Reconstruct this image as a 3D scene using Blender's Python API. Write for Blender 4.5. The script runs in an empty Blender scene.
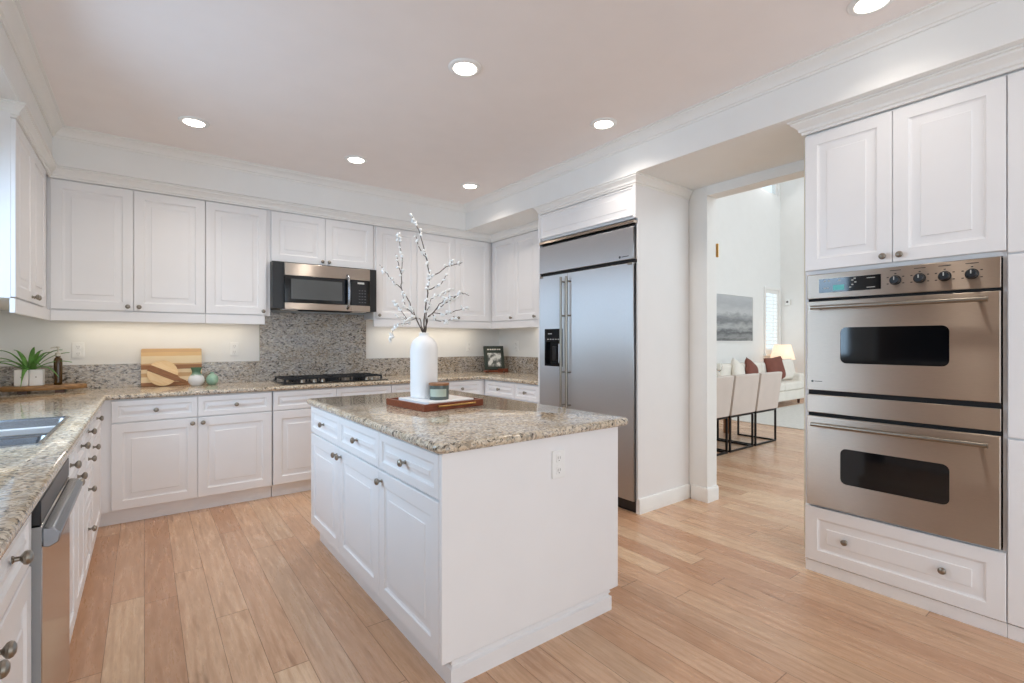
import bpy, bmesh, math, random
from mathutils import Vector, Matrix
random.seed(7)
PI = math.pi
S = bpy.context.scene
C = S.collection

# ------------------------------------------------------------------ camera
cam_d = bpy.data.cameras.new('camera')
cam = bpy.data.objects.new('camera', cam_d); C.objects.link(cam)
cam.location = (0, 0, 1.28)
cam.rotation_euler = (PI/2, 0, -math.radians(37.07))
cam_d.sensor_width = 36.0
cam_d.lens = 36.0*486.4/1024
cam_d.clip_start = 0.02
S.camera = cam

# ------------------------------------------------------------------ world, lights, exposure
S.view_settings.view_transform = 'Standard'
S.view_settings.look = 'None'
S.view_settings.gamma = 1.0
S.view_settings.use_curve_mapping = False
S.view_settings.exposure = 0.06
S.cycles.max_bounces = 10
S.cycles.diffuse_bounces = 6
S.cycles.glossy_bounces = 5
S.cycles.sample_clamp_indirect = 6.0
S.cycles.caustics_reflective = False
S.cycles.caustics_refractive = False

w = bpy.data.worlds.new('sky'); S.world = w; w.use_nodes = True
bg = w.node_tree.nodes['Background']
bg.inputs['Color'].default_value = (0.80, 0.90, 1.0, 1)
bg.inputs['Strength'].default_value = 1.25

def area(name, loc, target, sx, sy, power, color, spread=180):
    d = bpy.data.lights.new(name, 'AREA'); d.shape = 'RECTANGLE'
    d.size = sx; d.size_y = sy; d.energy = power; d.color = color
    d.spread = math.radians(spread)
    o = bpy.data.objects.new(name, d); C.objects.link(o)
    o.location = loc
    o.rotation_euler = (Vector(target)-Vector(loc)).to_track_quat('-Z', 'Y').to_euler()
    return o
# daylight through the window over the sink and the dining windows; unseen fills behind and in the dining room
area('window_daylight', (-0.98, 2.81, 1.71), (2.4, 2.4, 0.55), 1.16, 1.25, 32, (0.52, 0.74, 1.0), 150)
area('rear_fill', (0.9, -3.05, 1.45), (1.3, 3, 3.2), 3.6, 2.2, 54, (0.77, 0.89, 1.0))  # added fill lamp behind the camera, soft light from the front
area('dining_fill', (7.6, -2.9, 3.9), (8.5, 5, 1.8), 6.5, 3.0, 160, (0.78, 0.93, 1.0))  # unseen fill lamp high on the dining room's near side
area('clerestory_daylight', (10.5, 5.6, 5.0), (9, 2, 1.0), 2.6, 0.7, 14, (0.95, 0.98, 1.0))
area('side_window_daylight', (12.0, 5.62, 1.75), (12.0, 0, 1.75), 1.5, 1.5, 6, (0.95, 0.98, 1.0))
WARM = (1.0, 0.91, 0.82)
CANS = [(1.40, 2.28), (0.27, 3.96), (1.39, 3.97), (2.50, 3.98), (2.52, 2.29), (2.56, 0.755)]
for cx, cy in CANS:
    near_oven = cy < 1
    d = bpy.data.lights.new('downlight', 'SPOT'); d.energy = 11 if near_oven else 29; d.color = WARM
    d.spot_size = math.radians(140); d.spot_blend = 0.9; d.shadow_soft_size = 0.06
    o = bpy.data.objects.new('downlight', d); C.objects.link(o); o.location = (cx, cy, 2.755)
for x0, x1 in ((-0.45, 0.75), (1.95, 3.15)):
    area('under_cabinet_glow', ((x0+x1)/2, 4.86, 1.435), ((x0+x1)/2, 4.90, 0.9), x1-x0, 0.05, 1.3, (1.0, 0.86, 0.66))
area('under_cabinet_glow', (-0.72, 4.25, 1.435), (-0.74, 4.25, 0.9), 0.05, 1.1, 0.8, (1.0, 0.86, 0.66))
area('under_cabinet_glow', (3.42, 4.2, 1.435), (3.45, 4.2, 0.9), 0.05, 1.0, 0.7, (1.0, 0.9, 0.76))

# ------------------------------------------------------------------ materials
def srgb(r, g, b):
    f = lambda c: (c/12.92 if c <= 0.04045 else ((c+0.055)/1.055)**2.4)
    return (f(r/255), f(g/255), f(b/255), 1)
class NT:
    def __init__(s, name):
        s.m = bpy.data.materials.new(name); s.m.use_nodes = True
        s.n = s.m.node_tree.nodes; s.l = s.m.node_tree.links
        s.b = s.n['Principled BSDF']
    def node(s, t, **kw):
        n = s.n.new(t)
        for k, v in kw.items(): setattr(n, k, v)
        return n
    def link(s, a, b): s.l.new(a, b)
    def set(s, n, i, v):
        if hasattr(v, 'is_linked') or isinstance(v, bpy.types.NodeSocket): s.l.new(v, n.inputs[i])
        else: n.inputs[i].default_value = v
    def math(s, op, a, b=0.0):
        n = s.node('ShaderNodeMath', operation=op); s.set(n, 0, a); s.set(n, 1, b); return n.outputs[0]
    def coord(s, scale=(1, 1, 1), rot=(0, 0, 0)):
        t = s.node('ShaderNodeTexCoord'); m = s.node('ShaderNodeMapping')
        m.inputs['Scale'].default_value = scale; m.inputs['Rotation'].default_value = rot
        s.link(t.outputs['Object'], m.inputs['Vector']); return m.outputs['Vector']
    def noise(s, vec, scale, detail=3, rough=0.5, out='Fac'):
        n = s.node('ShaderNodeTexNoise'); n.inputs['Scale'].default_value = scale
        n.inputs['Detail'].default_value = detail; n.inputs['Roughness'].default_value = rough
        s.link(vec, n.inputs['Vector']); return n.outputs[out]
    def ramp(s, fac, stops, interp='LINEAR'):
        n = s.node('ShaderNodeValToRGB'); n.color_ramp.interpolation = interp
        e = n.color_ramp.elements
        while len(e) > 1: e.remove(e[0])
        e[0].position, e[0].color = stops[0]
        for p, c in stops[1:]:
            x = e.new(p); x.color = c
        s.link(fac, n.inputs['Fac']); return n.outputs['Color']
    def mix(s, fac, a, b, mode='MIX'):
        n = s.node('ShaderNodeMix', data_type='RGBA', blend_type=mode)
        s.set(n, 0, fac); s.set(n, 6, a); s.set(n, 7, b); return n.outputs[2]
    def bump(s, h, strength=0.1, dist=0.01):
        n = s.node('ShaderNodeBump'); n.inputs['Strength'].default_value = strength
        n.inputs['Distance'].default_value = dist
        s.link(h, n.inputs['Height']); s.link(n.outputs['Normal'], s.b.inputs['Normal'])

def plain(name, col, rough=0.5, metal=0.0, var=0.04, scale=6, bump=0.0, **kw):
    t = NT(name); v = t.coord(); n = t.noise(v, scale, 2)
    d = tuple(min(1, c*(1+var)) for c in col[:3])+(1,); e = tuple(c*(1-var) for c in col[:3])+(1,)
    t.link(t.ramp(n, [(0.3, e), (0.7, d)]), t.b.inputs['Base Color'])
    t.b.inputs['Roughness'].default_value = rough; t.b.inputs['Metallic'].default_value = metal
    if bump: t.bump(t.noise(v, scale*25, 3), bump, 0.002)
    for k, val in kw.items(): t.b.inputs[k].default_value = val
    return t.m
def glow(name, col, strength):
    t = NT(name); t.b.inputs['Base Color'].default_value = col
    t.b.inputs['Emission Color'].default_value = col; t.b.inputs['Emission Strength'].default_value = strength
    t.b.inputs['Roughness'].default_value = 0.4
    return t.m
M = {}
M['wall'] = plain('wall_paint', srgb(238, 238, 236), 0.7, var=0.01, bump=0.02)
M['ceiling'] = plain('ceiling_paint', srgb(246, 240, 238), 0.8, var=0.01)
M['trim'] = plain('trim_paint', srgb(239, 238, 235), 0.45, var=0.01)
M['cab'] = plain('cabinet_lacquer', srgb(238, 237, 237), 0.36, var=0.008)
M['cream'] = plain('cream_edge', srgb(226, 220, 200), 0.5, var=0.01)
M['black'] = plain('black_plastic', srgb(28, 28, 30), 0.35)
M['gloss'] = plain('black_glass', srgb(14, 15, 18), 0.06)
M['rubber'] = plain('dark_gap', srgb(20, 18, 18), 0.7)
M['iron'] = plain('cast_iron', srgb(26, 28, 32), 0.5, bump=0.1)
M['nickel'] = plain('satin_nickel', srgb(150, 143, 132), 0.28, 1.0)
M['brass'] = plain('brass', srgb(190, 150, 90), 0.3, 1.0)
M['ceramic'] = plain('white_ceramic', srgb(242, 241, 240), 0.55, var=0.01, bump=0.03)
M['plastic'] = plain('white_plastic', srgb(240, 240, 238), 0.35, var=0.005)
M['slot'] = plain('outlet_slots', srgb(90, 88, 85), 0.6)
M['chairfab'] = plain('cream_fabric', srgb(206, 196, 188), 0.9, var=0.03, bump=0.2)
M['sofafab'] = plain('white_linen', srgb(236, 230, 220), 0.9, var=0.03, bump=0.2)
M['rust'] = plain('rust_fabric', srgb(128, 78, 66), 0.9, var=0.1, bump=0.2)
M['rug'] = plain('pale_rug', srgb(214, 212, 206), 0.95, var=0.06, scale=30, bump=0.3)
M['amber'] = plain('amber_glass', srgb(66, 44, 10), 0.12, var=0.2)
M['leaf'] = plain('green_leaf', srgb(92, 142, 66), 0.45, var=0.3, scale=18)
M['celadon'] = plain('celadon_glaze', srgb(152, 188, 168), 0.2, var=0.12, scale=30)
M['darkgreen'] = plain('dark_green_cover', srgb(50, 60, 52), 0.5)
M['page'] = plain('paper', srgb(232, 228, 216), 0.8)
M['bark'] = plain('grey_bark', srgb(92, 82, 76), 0.8, var=0.25, scale=60)
M['petal'] = plain('white_petal', srgb(238, 238, 236), 0.7)
M['wax'] = plain('pale_green_wax', srgb(182, 192, 176), 0.5)
M['candleglass'] = plain('grey_green_glass', srgb(88, 98, 94), 0.12, var=0.05)
M['shade'] = glow('lampshade_lit', srgb(255, 228, 200), 0.62)
M['terracotta'] = plain('tan_ceramic', srgb(208, 150, 106), 0.5)
M['lens'] = glow('downlight_lens', (1, 0.95, 0.86, 1), 9.0)
M['teal'] = glow('display_teal', srgb(70, 140, 140), 0.6)
M['mark'] = plain('pale_print', srgb(190, 190, 185), 0.5)
M['darkmark'] = plain('dark_print', srgb(50, 48, 46), 0.5)
M['blackmetal'] = plain('black_metal', srgb(30, 27, 26), 0.4, 0.6)

def glass():
    t = NT('clear_glass'); v = t.coord()
    t.b.inputs['Transmission Weight'].default_value = 1.0; t.b.inputs['IOR'].default_value = 1.45
    t.b.inputs['Base Color'].default_value = (0.97, 0.985, 0.98, 1)
    t.link(t.ramp(t.noise(v, 3), [(0, (0.0, 0, 0, 1)), (1, (0.03, 0.03, 0.03, 1))]), t.b.inputs['Roughness'])
    return t.m
M['glass'] = glass()

def pane():
    t = NT('window_pane'); n = t.n; n.remove(t.b)
    tr = n.new('ShaderNodeBsdfTransparent'); tr.inputs[0].default_value = (0.96, 0.98, 0.98, 1)
    gl = n.new('ShaderNodeBsdfGlossy'); gl.inputs['Roughness'].default_value = 0.02
    mx = n.new('ShaderNodeMixShader'); nz = t.noise(t.coord(), 2)
    t.link(t.ramp(nz, [(0, (0.05,)*3+(1,)), (1, (0.07,)*3+(1,))]), mx.inputs[0]); t.link(tr.outputs[0], mx.inputs[1]); t.link(gl.outputs[0], mx.inputs[2])
    t.link(mx.outputs[0], n['Material Output'].inputs['Surface'])
    return t.m
M['pane'] = pane()
def steel(name, col, stretch, rough=0.26, grain=(1, 0, 0)):
    """brushed sheet: reflections smear across the grain, along the object-space direction given"""
    t = NT(name); v = t.coord(stretch)
    n = t.noise(v, 40, 4, 0.6)
    c = Vector(col[:3])
    t.link(t.ramp(n, [(0.3, (*(c*0.95), 1)), (0.7, (*(c*1.04), 1))]), t.b.inputs['Base Color'])
    t.b.inputs['Roughness'].default_value = rough
    t.b.inputs['Metallic'].default_value = 1.0
    t.b.inputs['Anisotropic'].default_value = 1.0
    cx = t.node('ShaderNodeCombineXYZ')
    for i in range(3): cx.inputs[i].default_value = grain[i]
    vt = t.node('ShaderNodeVectorTransform', vector_type='VECTOR', convert_from='OBJECT', convert_to='WORLD')
    t.link(cx.outputs[0], vt.inputs[0]); t.link(vt.outputs[0], t.b.inputs['Tangent'])
    return t.m
M['steel'] = steel('brushed_steel', srgb(204, 202, 202), (22, 1, 1), 0.47)
M['ovensteel'] = steel('warm_brushed_steel', srgb(198, 184, 170), (1, 1, 22), 0.42, (0, 0, 1))
M['mwsteel'] = steel('soft_brushed_steel', srgb(196, 186, 176), (1, 1, 22), 0.34, (0, 0, 1))
M['polished'] = plain('polished_steel', srgb(186, 183, 180), 0.15, 1.0, var=0.01)
M['sinksteel'] = plain('sink_steel', srgb(158, 163, 170), 0.26, 1.0, var=0.03, scale=20)

def granite(name, base=1.0, warm=1.0, stretch=(1, 1, 1), rot=(0, 0, 0), rough=0.08):
    t = NT(name); v = t.coord(stretch, rot)
    warp = t.noise(v, 14, 3, out='Color')
    vv = t.node('ShaderNodeVectorMath', operation='MULTIPLY_ADD')
    t.link(warp, vv.inputs[0]); vv.inputs[1].default_value = (0.035,)*3; t.link(v, vv.inputs[2])
    vec = vv.outputs[0]
    k = lambda r, g, b: srgb(r*base, g*base*(1-(warm-1)*0.10), b*base*(1-(warm-1)*0.35))
    big = t.noise(vec, 7, 3)
    c0 = t.ramp(big, [(0.35, k(186, 166, 140)), (0.5, k(205, 192, 172)), (0.68, k(196, 188, 178))])
    vor = t.node('ShaderNodeTexVoronoi'); vor.inputs['Scale'].default_value = 110
    t.link(vec, vor.inputs['Vector'])
    sep = t.node('ShaderNodeSeparateColor'); t.link(vor.outputs['Color'], sep.inputs[0])
    cell = t.ramp(sep.outputs[0], [(0.0, k(48, 44, 42)), (0.13, k(112, 98, 86)), (0.27, k(158, 130, 96)), (0.42, k(200, 184, 158)), (0.72, k(222, 212, 196)), (0.9, k(150, 146, 142))], 'CONSTANT')
    col = t.mix(0.45, c0, cell)
    fl = t.noise(vec, 62, 4, 0.65)
    dark = t.ramp(fl, [(0.55, (0, 0, 0, 1)), (0.615, (0.9, 0.9, 0.9, 1))])
    col = t.mix(dark, col, k(54, 46, 40))
    li = t.ramp(t.noise(vec, 48, 4, 0.6), [(0.60, (0, 0, 0, 1)), (0.68, (0.75, 0.75, 0.75, 1))])
    col = t.mix(li, col, k(232, 224, 208))
    t.link(col, t.b.inputs['Base Color'])
    t.b.inputs['Roughness'].default_value = rough
    return t.m
M['granite'] = granite('polished_granite', 1.04, 1.02)
M['splash'] = granite('splash_granite', 0.95, 0.80, (0.62, 0.62, 1.1), (0, 0.6, 0), 0.2)

def wood(name, dark, light, scale=(1, 1, 1), rough=0.4, ring=14):
    t = NT(name); v = t.coord(scale)
    n = t.noise(v, ring, 4, 0.6)
    t.link(t.ramp(n, [(0.3, dark), (0.7, light)]), t.b.inputs['Base Color'])
    t.b.inputs['Roughness'].default_value = rough
    return t.m
M['redwood'] = wood('red_brown_wood', srgb(98, 46, 26), srgb(140, 72, 44), (1, 6, 6), 0.3)
M['slabwood'] = wood('live_edge_wood', srgb(120, 86, 52), srgb(176, 136, 90), (1, 5, 5), 0.45)
M['darkwood'] = wood('dark_wood', srgb(52, 30, 20), srgb(84, 50, 34), (2, 6, 6), 0.4)
M['maple'] = wood('maple', srgb(226, 190, 140), srgb(240, 212, 168), (1, 8, 8), 0.5)
M['walnut'] = wood('walnut', srgb(128, 84, 50), srgb(160, 110, 70), (1, 8, 8), 0.5)
M['tableoak'] = wood('table_oak', srgb(150, 108, 76), srgb(186, 140, 100), (1, 5, 5), 0.4)

def striped():
    t = NT('striped_board'); tc = t.node('ShaderNodeTexCoord')
    sp = t.node('ShaderNodeSeparateXYZ'); t.link(tc.outputs['Object'], sp.inputs[0])
    z = t.math('DIVIDE', sp.outputs['Z'], 0.31)
    g = t.noise(t.coord((3, 3, 40)), 3, 3)
    zz = t.math('ADD', z, t.math('MULTIPLY', t.math('SUBTRACT', g, 0.5), 0.03))
    L, D, Mi = srgb(242, 220, 182), srgb(158, 112, 74), srgb(212, 174, 128)
    c = t.ramp(zz, [(0, D), (0.10, L), (0.24, Mi), (0.34, L), (0.44, D), (0.56, Mi), (0.60, L), (0.80, srgb(228, 192, 140)), (0.90, Mi)], 'CONSTANT')
    t.link(c, t.b.inputs['Base Color']); t.b.inputs['Roughness'].default_value = 0.5
    return t.m
M['striped'] = striped()

def floor_mat():
    t = NT('oak_planks'); tc = t.node('ShaderNodeTexCoord')
    sp = t.node('ShaderNodeSeparateXYZ'); t.link(tc.outputs['Object'], sp.inputs[0])
    W, L = 0.132, 1.7
    u = t.math('DIVIDE', sp.outputs['X'], W); row = t.math('FLOOR', u)
    wn = t.node('ShaderNodeTexWhiteNoise', noise_dimensions='1D'); t.link(row, wn.inputs['W'])
    v = t.math('ADD', t.math('DIVIDE', sp.outputs['Y'], L), t.math('MULTIPLY', wn.outputs['Value'], 7.3))
    col_i = t.math('FLOOR', v)
    cb = t.node('ShaderNodeCombineXYZ'); t.link(row, cb.inputs[0]); t.link(col_i, cb.inputs[1])
    rn = t.node('ShaderNodeTexWhiteNoise', noise_dimensions='2D'); t.link(cb.outputs[0], rn.inputs['Vector'])
    tone = t.ramp(rn.outputs['Value'], [(0.0, srgb(200, 158, 127)), (0.3, srgb(214, 175, 143)), (0.5, srgb(223, 187, 155)), (0.7, srgb(210, 172, 142)), (0.85, srgb(219, 187, 156)), (1.0, srgb(231, 200, 167))])
    # grain: stretched noise, shifted per plank
    off = t.node('ShaderNodeVectorMath', operation='MULTIPLY_ADD')
    t.link(rn.outputs['Color'], off.inputs[0]); off.inputs[1].default_value = (9, 9, 9)
    mp = t.node('ShaderNodeMapping'); mp.inputs['Scale'].default_value = (9, 0.9, 1)
    t.link(tc.outputs['Object'], mp.inputs['Vector']); t.link(mp.outputs['Vector'], off.inputs[2])
    gr = t.noise(off.outputs[0], 5, 6, 0.65)
    col = t.mix(t.ramp(gr, [(0.35, (0.42,)*3+(1,)), (0.60, (0, 0, 0, 1))]), tone, srgb(160, 114, 80))
    wv = t.node('ShaderNodeTexWave', wave_type='RINGS', rings_direction='Y'); wv.inputs['Scale'].default_value = 1.1
    wv.inputs['Distortion'].default_value = 9; wv.inputs['Detail'].default_value = 2; wv.inputs['Detail Scale'].default_value = 0.7
    t.link(off.outputs[0], wv.inputs['Vector'])
    col = t.mix(t.ramp(wv.outputs['Fac'], [(0.0, (0.20,)*3+(1,)), (0.4, (0, 0, 0, 1))]), col, srgb(172, 124, 88))
    kn = t.noise(off.outputs[0], 2.2, 2)
    col = t.mix(t.ramp(kn, [(0.66, (0, 0, 0, 1)), (0.78, (0.6,)*3+(1,))]), col, srgb(140, 100, 72))
    fu = t.math('FRACT', u); fv = t.math('FRACT', v)
    eu = t.math('MINIMUM', fu, t.math('SUBTRACT', 1.0, fu)); ev = t.math('MINIMUM', fv, t.math('SUBTRACT', 1.0, fv))
    gap = t.math('MAXIMUM', t.math('LESS_THAN', eu, 0.010), t.math('LESS_THAN', ev, 0.0012))
    col = t.mix(t.math('MULTIPLY', gap, 0.7), col, srgb(112, 76, 52))
    t.link(col, t.b.inputs['Base Color'])
    t.link(t.ramp(gr, [(0.3, (0.34,)*3+(1,)), (0.7, (0.24,)*3+(1,))]), t.b.inputs['Roughness'])
    t.b.inputs['Specular IOR Level'].default_value = 0.45
    return t.m
M['floor'] = floor_mat()

def painting_mat():
    t = NT('seascape_print'); tc = t.node('ShaderNodeTexCoord')
    sp = t.node('ShaderNodeSeparateXYZ'); t.link(tc.outputs['Object'], sp.inputs[0])
    n = t.noise(t.coord((1.2, 1, 5)), 2.2, 5, 0.6)
    z = t.math('ADD', sp.outputs['Z'], t.math('MULTIPLY', t.math('SUBTRACT', n, 0.5), 0.35))
    c = t.ramp(z, [(0.0, srgb(92, 94, 96)), (0.10, srgb(150, 152, 152)), (0.2, srgb(96, 99, 102)), (0.32, srgb(180, 182, 182)), (0.44, srgb(124, 127, 130)), (0.56, srgb(165, 168, 170)), (0.62, srgb(196, 198, 199)), (0.8, srgb(176, 179, 182)), (1, srgb(192, 195, 198))])
    t.link(c, t.b.inputs['Base Color']); t.b.inputs['Roughness'].default_value = 0.6
    return t.m
M['painting'] = painting_mat()
def cover_photo():
    t = NT('cover_photo'); n = t.noise(t.coord(), 16, 3)
    t.link(t.ramp(n, [(0.4, srgb(86, 90, 86)), (0.5, srgb(150, 152, 146)), (0.56, srgb(228, 228, 222))]), t.b.inputs['Base Color'])
    return t.m
M['photo'] = cover_photo()

# ------------------------------------------------------------------ mesh helpers
class MB:
    def __init__(s): s.v = []; s.f = []
    def add(s, vs, fs):
        k = len(s.v); s.v += [tuple(p) for p in vs]; s.f += [tuple(i+k for i in f) for f in fs]; return s
    def box(s, x0, x1, y0, y1, z0, z1):
        return s.add([(x0,y0,z0),(x1,y0,z0),(x1,y1,z0),(x0,y1,z0),(x0,y0,z1),(x1,y0,z1),(x1,y1,z1),(x0,y1,z1)],
                     [(0,3,2,1),(4,5,6,7),(0,1,5,4),(1,2,6,5),(2,3,7,6),(3,0,4,7)])
    def loft(s, rings, cap0=True, cap1=True, close=True):
        n = len(rings[0]); vs = [p for r in rings for p in r]; fs = []
        for i in range(len(rings)-1):
            for j in range(n if close else n-1):
                a, b = i*n+j, i*n+(j+1) % n
                fs.append((a, b, b+n, a+n))
        if cap0: fs.append(tuple(range(n-1, -1, -1)))
        if cap1: fs.append(tuple(range((len(rings)-1)*n, len(rings)*n)))
        return s.add(vs, fs)
    def lathe(s, prof, seg=20, axis='Z', o=(0, 0, 0), caps=True):
        rings = []
        for r, h in prof:
            ring = []
            for j in range(seg):
                a = 2*PI*j/seg; c, q = r*math.cos(a), r*math.sin(a)
                p = (c, q, h) if axis == 'Z' else ((c, -h, q) if axis == '-Y' else (h, c, q))
                ring.append((p[0]+o[0], p[1]+o[1], p[2]+o[2]))
            rings.append(ring)
        return s.loft(rings, caps, caps)
    def tube(s, pts, rad, seg=10):
        pts = [Vector(p) for p in pts]; n = len(pts)
        if not hasattr(rad, '__len__'): rad = [rad]*n
        rings = []; up = None
        for i, p in enumerate(pts):
            d = (pts[min(i+1, n-1)]-pts[max(i-1, 0)]).normalized()
            if up is None: up = Vector((0, 0, 1)) if abs(d.z) < 0.9 else Vector((1, 0, 0))
            a = d.cross(up).normalized(); up = a.cross(d).normalized()
            rings.append([tuple(p+rad[i]*(a*math.cos(2*PI*j/seg)+up*math.sin(2*PI*j/seg))) for j in range(seg)])
        return s.loft(rings)
    def build(s, name, mat, parent=None, bevel=0.0, loc=None, smooth=35, seg=2):
        me = bpy.data.meshes.new(name); me.from_pydata(s.v, [], s.f)
        bm = bmesh.new(); bm.from_mesh(me); bmesh.ops.recalc_face_normals(bm, faces=bm.faces); bm.to_mesh(me); bm.free()
        me.materials.append(mat); me.shade_smooth(); me.set_sharp_from_angle(angle=math.radians(smooth))
        o = bpy.data.objects.new(name, me); C.objects.link(o)
        if parent: o.parent = parent
        if loc: o.location = loc
        if bevel:
            b = o.modifiers.new('edges', 'BEVEL'); b.width = bevel; b.segments = seg; b.limit_method = 'ANGLE'; b.angle_limit = math.radians(35)
        return o
def box(name, mat, dims, parent=None, bevel=0.002, **kw): return MB().box(*dims).build(name, mat, parent, bevel, **kw)
def tag(o, label, cat, group=None):
    o['label'] = label; o['category'] = cat
    if group: o['group'] = group
    return o
def thing(name, label, cat, loc=(0, 0, 0), rz=0.0, group=None):
    o = bpy.data.objects.new(name, None); C.objects.link(o); o.empty_display_size = 0.1
    o.location = loc; o.rotation_euler = (0, 0, math.radians(rz))
    return tag(o, label, cat, group)
def struct(o): o['kind'] = 'structure'; return o
def rrect(x0, x1, y0, y1, r, n=5):
    out = []
    for cx, cy, a0 in ((x1-r, y1-r, 0), (x0+r, y1-r, 90), (x0+r, y0+r, 180), (x1-r, y0+r, 270)):
        for i in range(n+1):
            a = math.radians(a0+90*i/n); out.append((cx+r*math.cos(a), cy+r*math.sin(a)))
    return out
def copy_tree(o, parent=None):
    c = o.copy(); C.objects.link(c)
    if parent: c.parent = parent
    for ch in list(o.children): copy_tree(ch, c)
    return c

def sweep(path, prof):
    """moulding: profile of (outward, z) pairs swept along an XY path, room on the path's right, mitred"""
    P = [Vector((x, y, 0)) for x, y in path]; n = len(P); rings = []
    nrm = []
    for i in range(n-1):
        d = (P[i+1]-P[i]).normalized(); nrm.append(Vector((d.y, -d.x, 0)))
    for i in range(n):
        if i == 0: m = nrm[0]
        elif i == n-1: m = nrm[-1]
        else:
            m = (nrm[i-1]+nrm[i]); m = m/(m.dot(nrm[i]))
        rings.append([tuple(P[i]+m*o+Vector((0, 0, z))) for o, z in prof])
    return MB().loft(rings)

# ------------------------------------------------------------------ the setting
ZC, ZS = 2.78, 2.515
XL, YB, XR = -0.86, 5.0, 3.57
struct(MB().box(-6, 13, -3.6, 6.0, -0.1, 0).build('floor', M['floor']))
struct(MB().box(XL-0.2, XR+0.143, -3.3, YB+0.15, ZC, ZC+0.15).build('ceiling', M['ceiling']))
struct(MB().box(XL-0.15, XR+0.143, YB, YB+0.15, 0, ZC).build('wall_back', M['wall']))
b = MB()
WY0, WY1, WZ0, WZ1 = 2.20, 3.42, 1.06, 2.36
b.box(XL-0.15, XL, -3.3, 0.30, 0, ZC); b.box(XL-0.15, XL, 1.98, WY0, 0, ZC); b.box(XL-0.15, XL, 0.30, 1.98, 0, 1.06); b.box(XL-0.15, XL, 0.30, 1.98, 2.36, ZC); b.box(XL-0.15, XL, WY1, YB, 0, ZC)  # pass-through added to let the ovens reflect the tan walls
b.box(XL-0.15, XL, WY0, WY1, 0, WZ0); b.box(XL-0.15, XL, WY0, WY1, WZ1, ZC)
struct(b.build('wall_left', M['wall']))
b = MB()
b.box(XR, XR+0.143, 2.152, YB, 0, ZC); b.box(XR, XR+0.143, -3.3, 1.235, 0, ZC); b.box(XR, XR+0.143, 1.235, 2.152, 2.44, ZC)
struct(b.build('wall_right', M['wall'], bevel=0.004))
b = MB()   # unseen wall behind, its wide opening added for the rear fill lamp
b.box(XL-0.15, -0.9, -3.25, -3.1, 0, ZC); b.box(2.7, XR+0.143, -3.25, -3.1, 0, ZC); b.box(-0.9, 2.7, -3.25, -3.1, 2.55, ZC)
struct(b.build('wall_rear', M['wall']))
# unseen room with tan walls, added so the ovens reflect a dim brown
M['tan'] = plain('tan_for_reflection', srgb(150, 124, 104), 0.8, var=0.02)
struct(MB().box(-4.5, -4.35, -3.3, 2.1, 0, ZC).build('wall_oven_reflection', M['tan']))
struct(MB().box(-4.35, XL-0.15, 1.98, 2.13, 0, ZC).box(-4.35, XL-0.15, -3.3, -3.15, 0, ZC).build('wall_oven_reflection_side', M['tan']))
struct(MB().box(-4.5, XL-0.2, -3.3, 2.13, ZC, ZC+0.15).build('ceiling', M['ceiling']))
# soffits
struct(box('ceiling_soffit', M['wall'], (XL, XR, 4.635, YB, ZS, ZC), bevel=0))
struct(box('ceiling_soffit', M['wall'], (XL, -0.512, -3.0, 4.635, ZS, ZC), bevel=0))
struct(box('ceiling_soffit', M['wall'], (2.855, XR, -3.0, 4.635, ZS, ZC), bevel=0.004))
crown = [(0, ZC-0.075), (0.008, ZC-0.075), (0.010, ZC-0.064), (0.018, ZC-0.060), (0.022, ZC-0.048), (0.040, ZC-0.026), (0.056, ZC-0.016), (0.058, ZC-0.008), (0.072, ZC-0.006), (0.072, ZC), (0, ZC)]
struct(sweep([(-0.512, -3.0), (-0.512, 4.635), (2.855, 4.635), (2.855, -3.0)], crown).build('trim_1', M['trim'], smooth=25))
z0 = 2.437
ccr = [(-0.012, z0), (0.004, z0), (0.006, z0+0.012), (0.016, z0+0.016), (0.018, z0+0.030), (0.032, z0+0.046), (0.046, z0+0.056), (0.048, z0+0.066), (0.058, z0+0.068), (0.058, ZS-0.001), (-0.012, ZS-0.001)]
struct(sweep([(-0.84, 3.562), (-0.53, 3.562), (-0.53, 4.69), (3.24, 4.69), (3.24, 3.405), (2.885, 3.405), (2.885, 2.31), (3.565, 2.31)], [(q*0.72, z) for q, z in ccr]).build('trim_2', M['trim'], smooth=25))
struct(sweep([(3.50, 1.197), (2.955, 1.197), (2.955, -0.6)], ccr).build('trim_3', M['trim'], smooth=25))
# baseboard of the doorway wall, wrapping into the jamb
bb = [(0, 0), (0.016, 0), (0.016, 0.098), (0.010, 0.112), (0, 0.114)]
struct(sweep([(XR, 2.285), (XR, 2.152), (XR+0.143, 2.152)], bb).build('baseboard_right', M['trim'], smooth=25))
# sink window
wf = struct(MB().box(XL-0.11, XL-0.03, WY0, WY0+0.05, WZ0, WZ1).box(XL-0.11, XL-0.03, WY1-0.05, WY1, WZ0, WZ1).box(XL-0.11, XL-0.03, WY0+0.05, WY1-0.05, WZ0, WZ0+0.05)
   .box(XL-0.11, XL-0.03, WY0+0.05, WY1-0.05, WZ1-0.05, WZ1).box(XL-0.09, XL-0.05, 2.79, 2.83, WZ0+0.05, WZ1-0.05).build('window_1', M['trim'], bevel=0.004))
MB().box(XL-0.072, XL-0.068, WY0+0.05, WY1-0.05, WZ0+0.05, WZ1-0.05).build('window_pane', M['pane'], wf)
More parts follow.
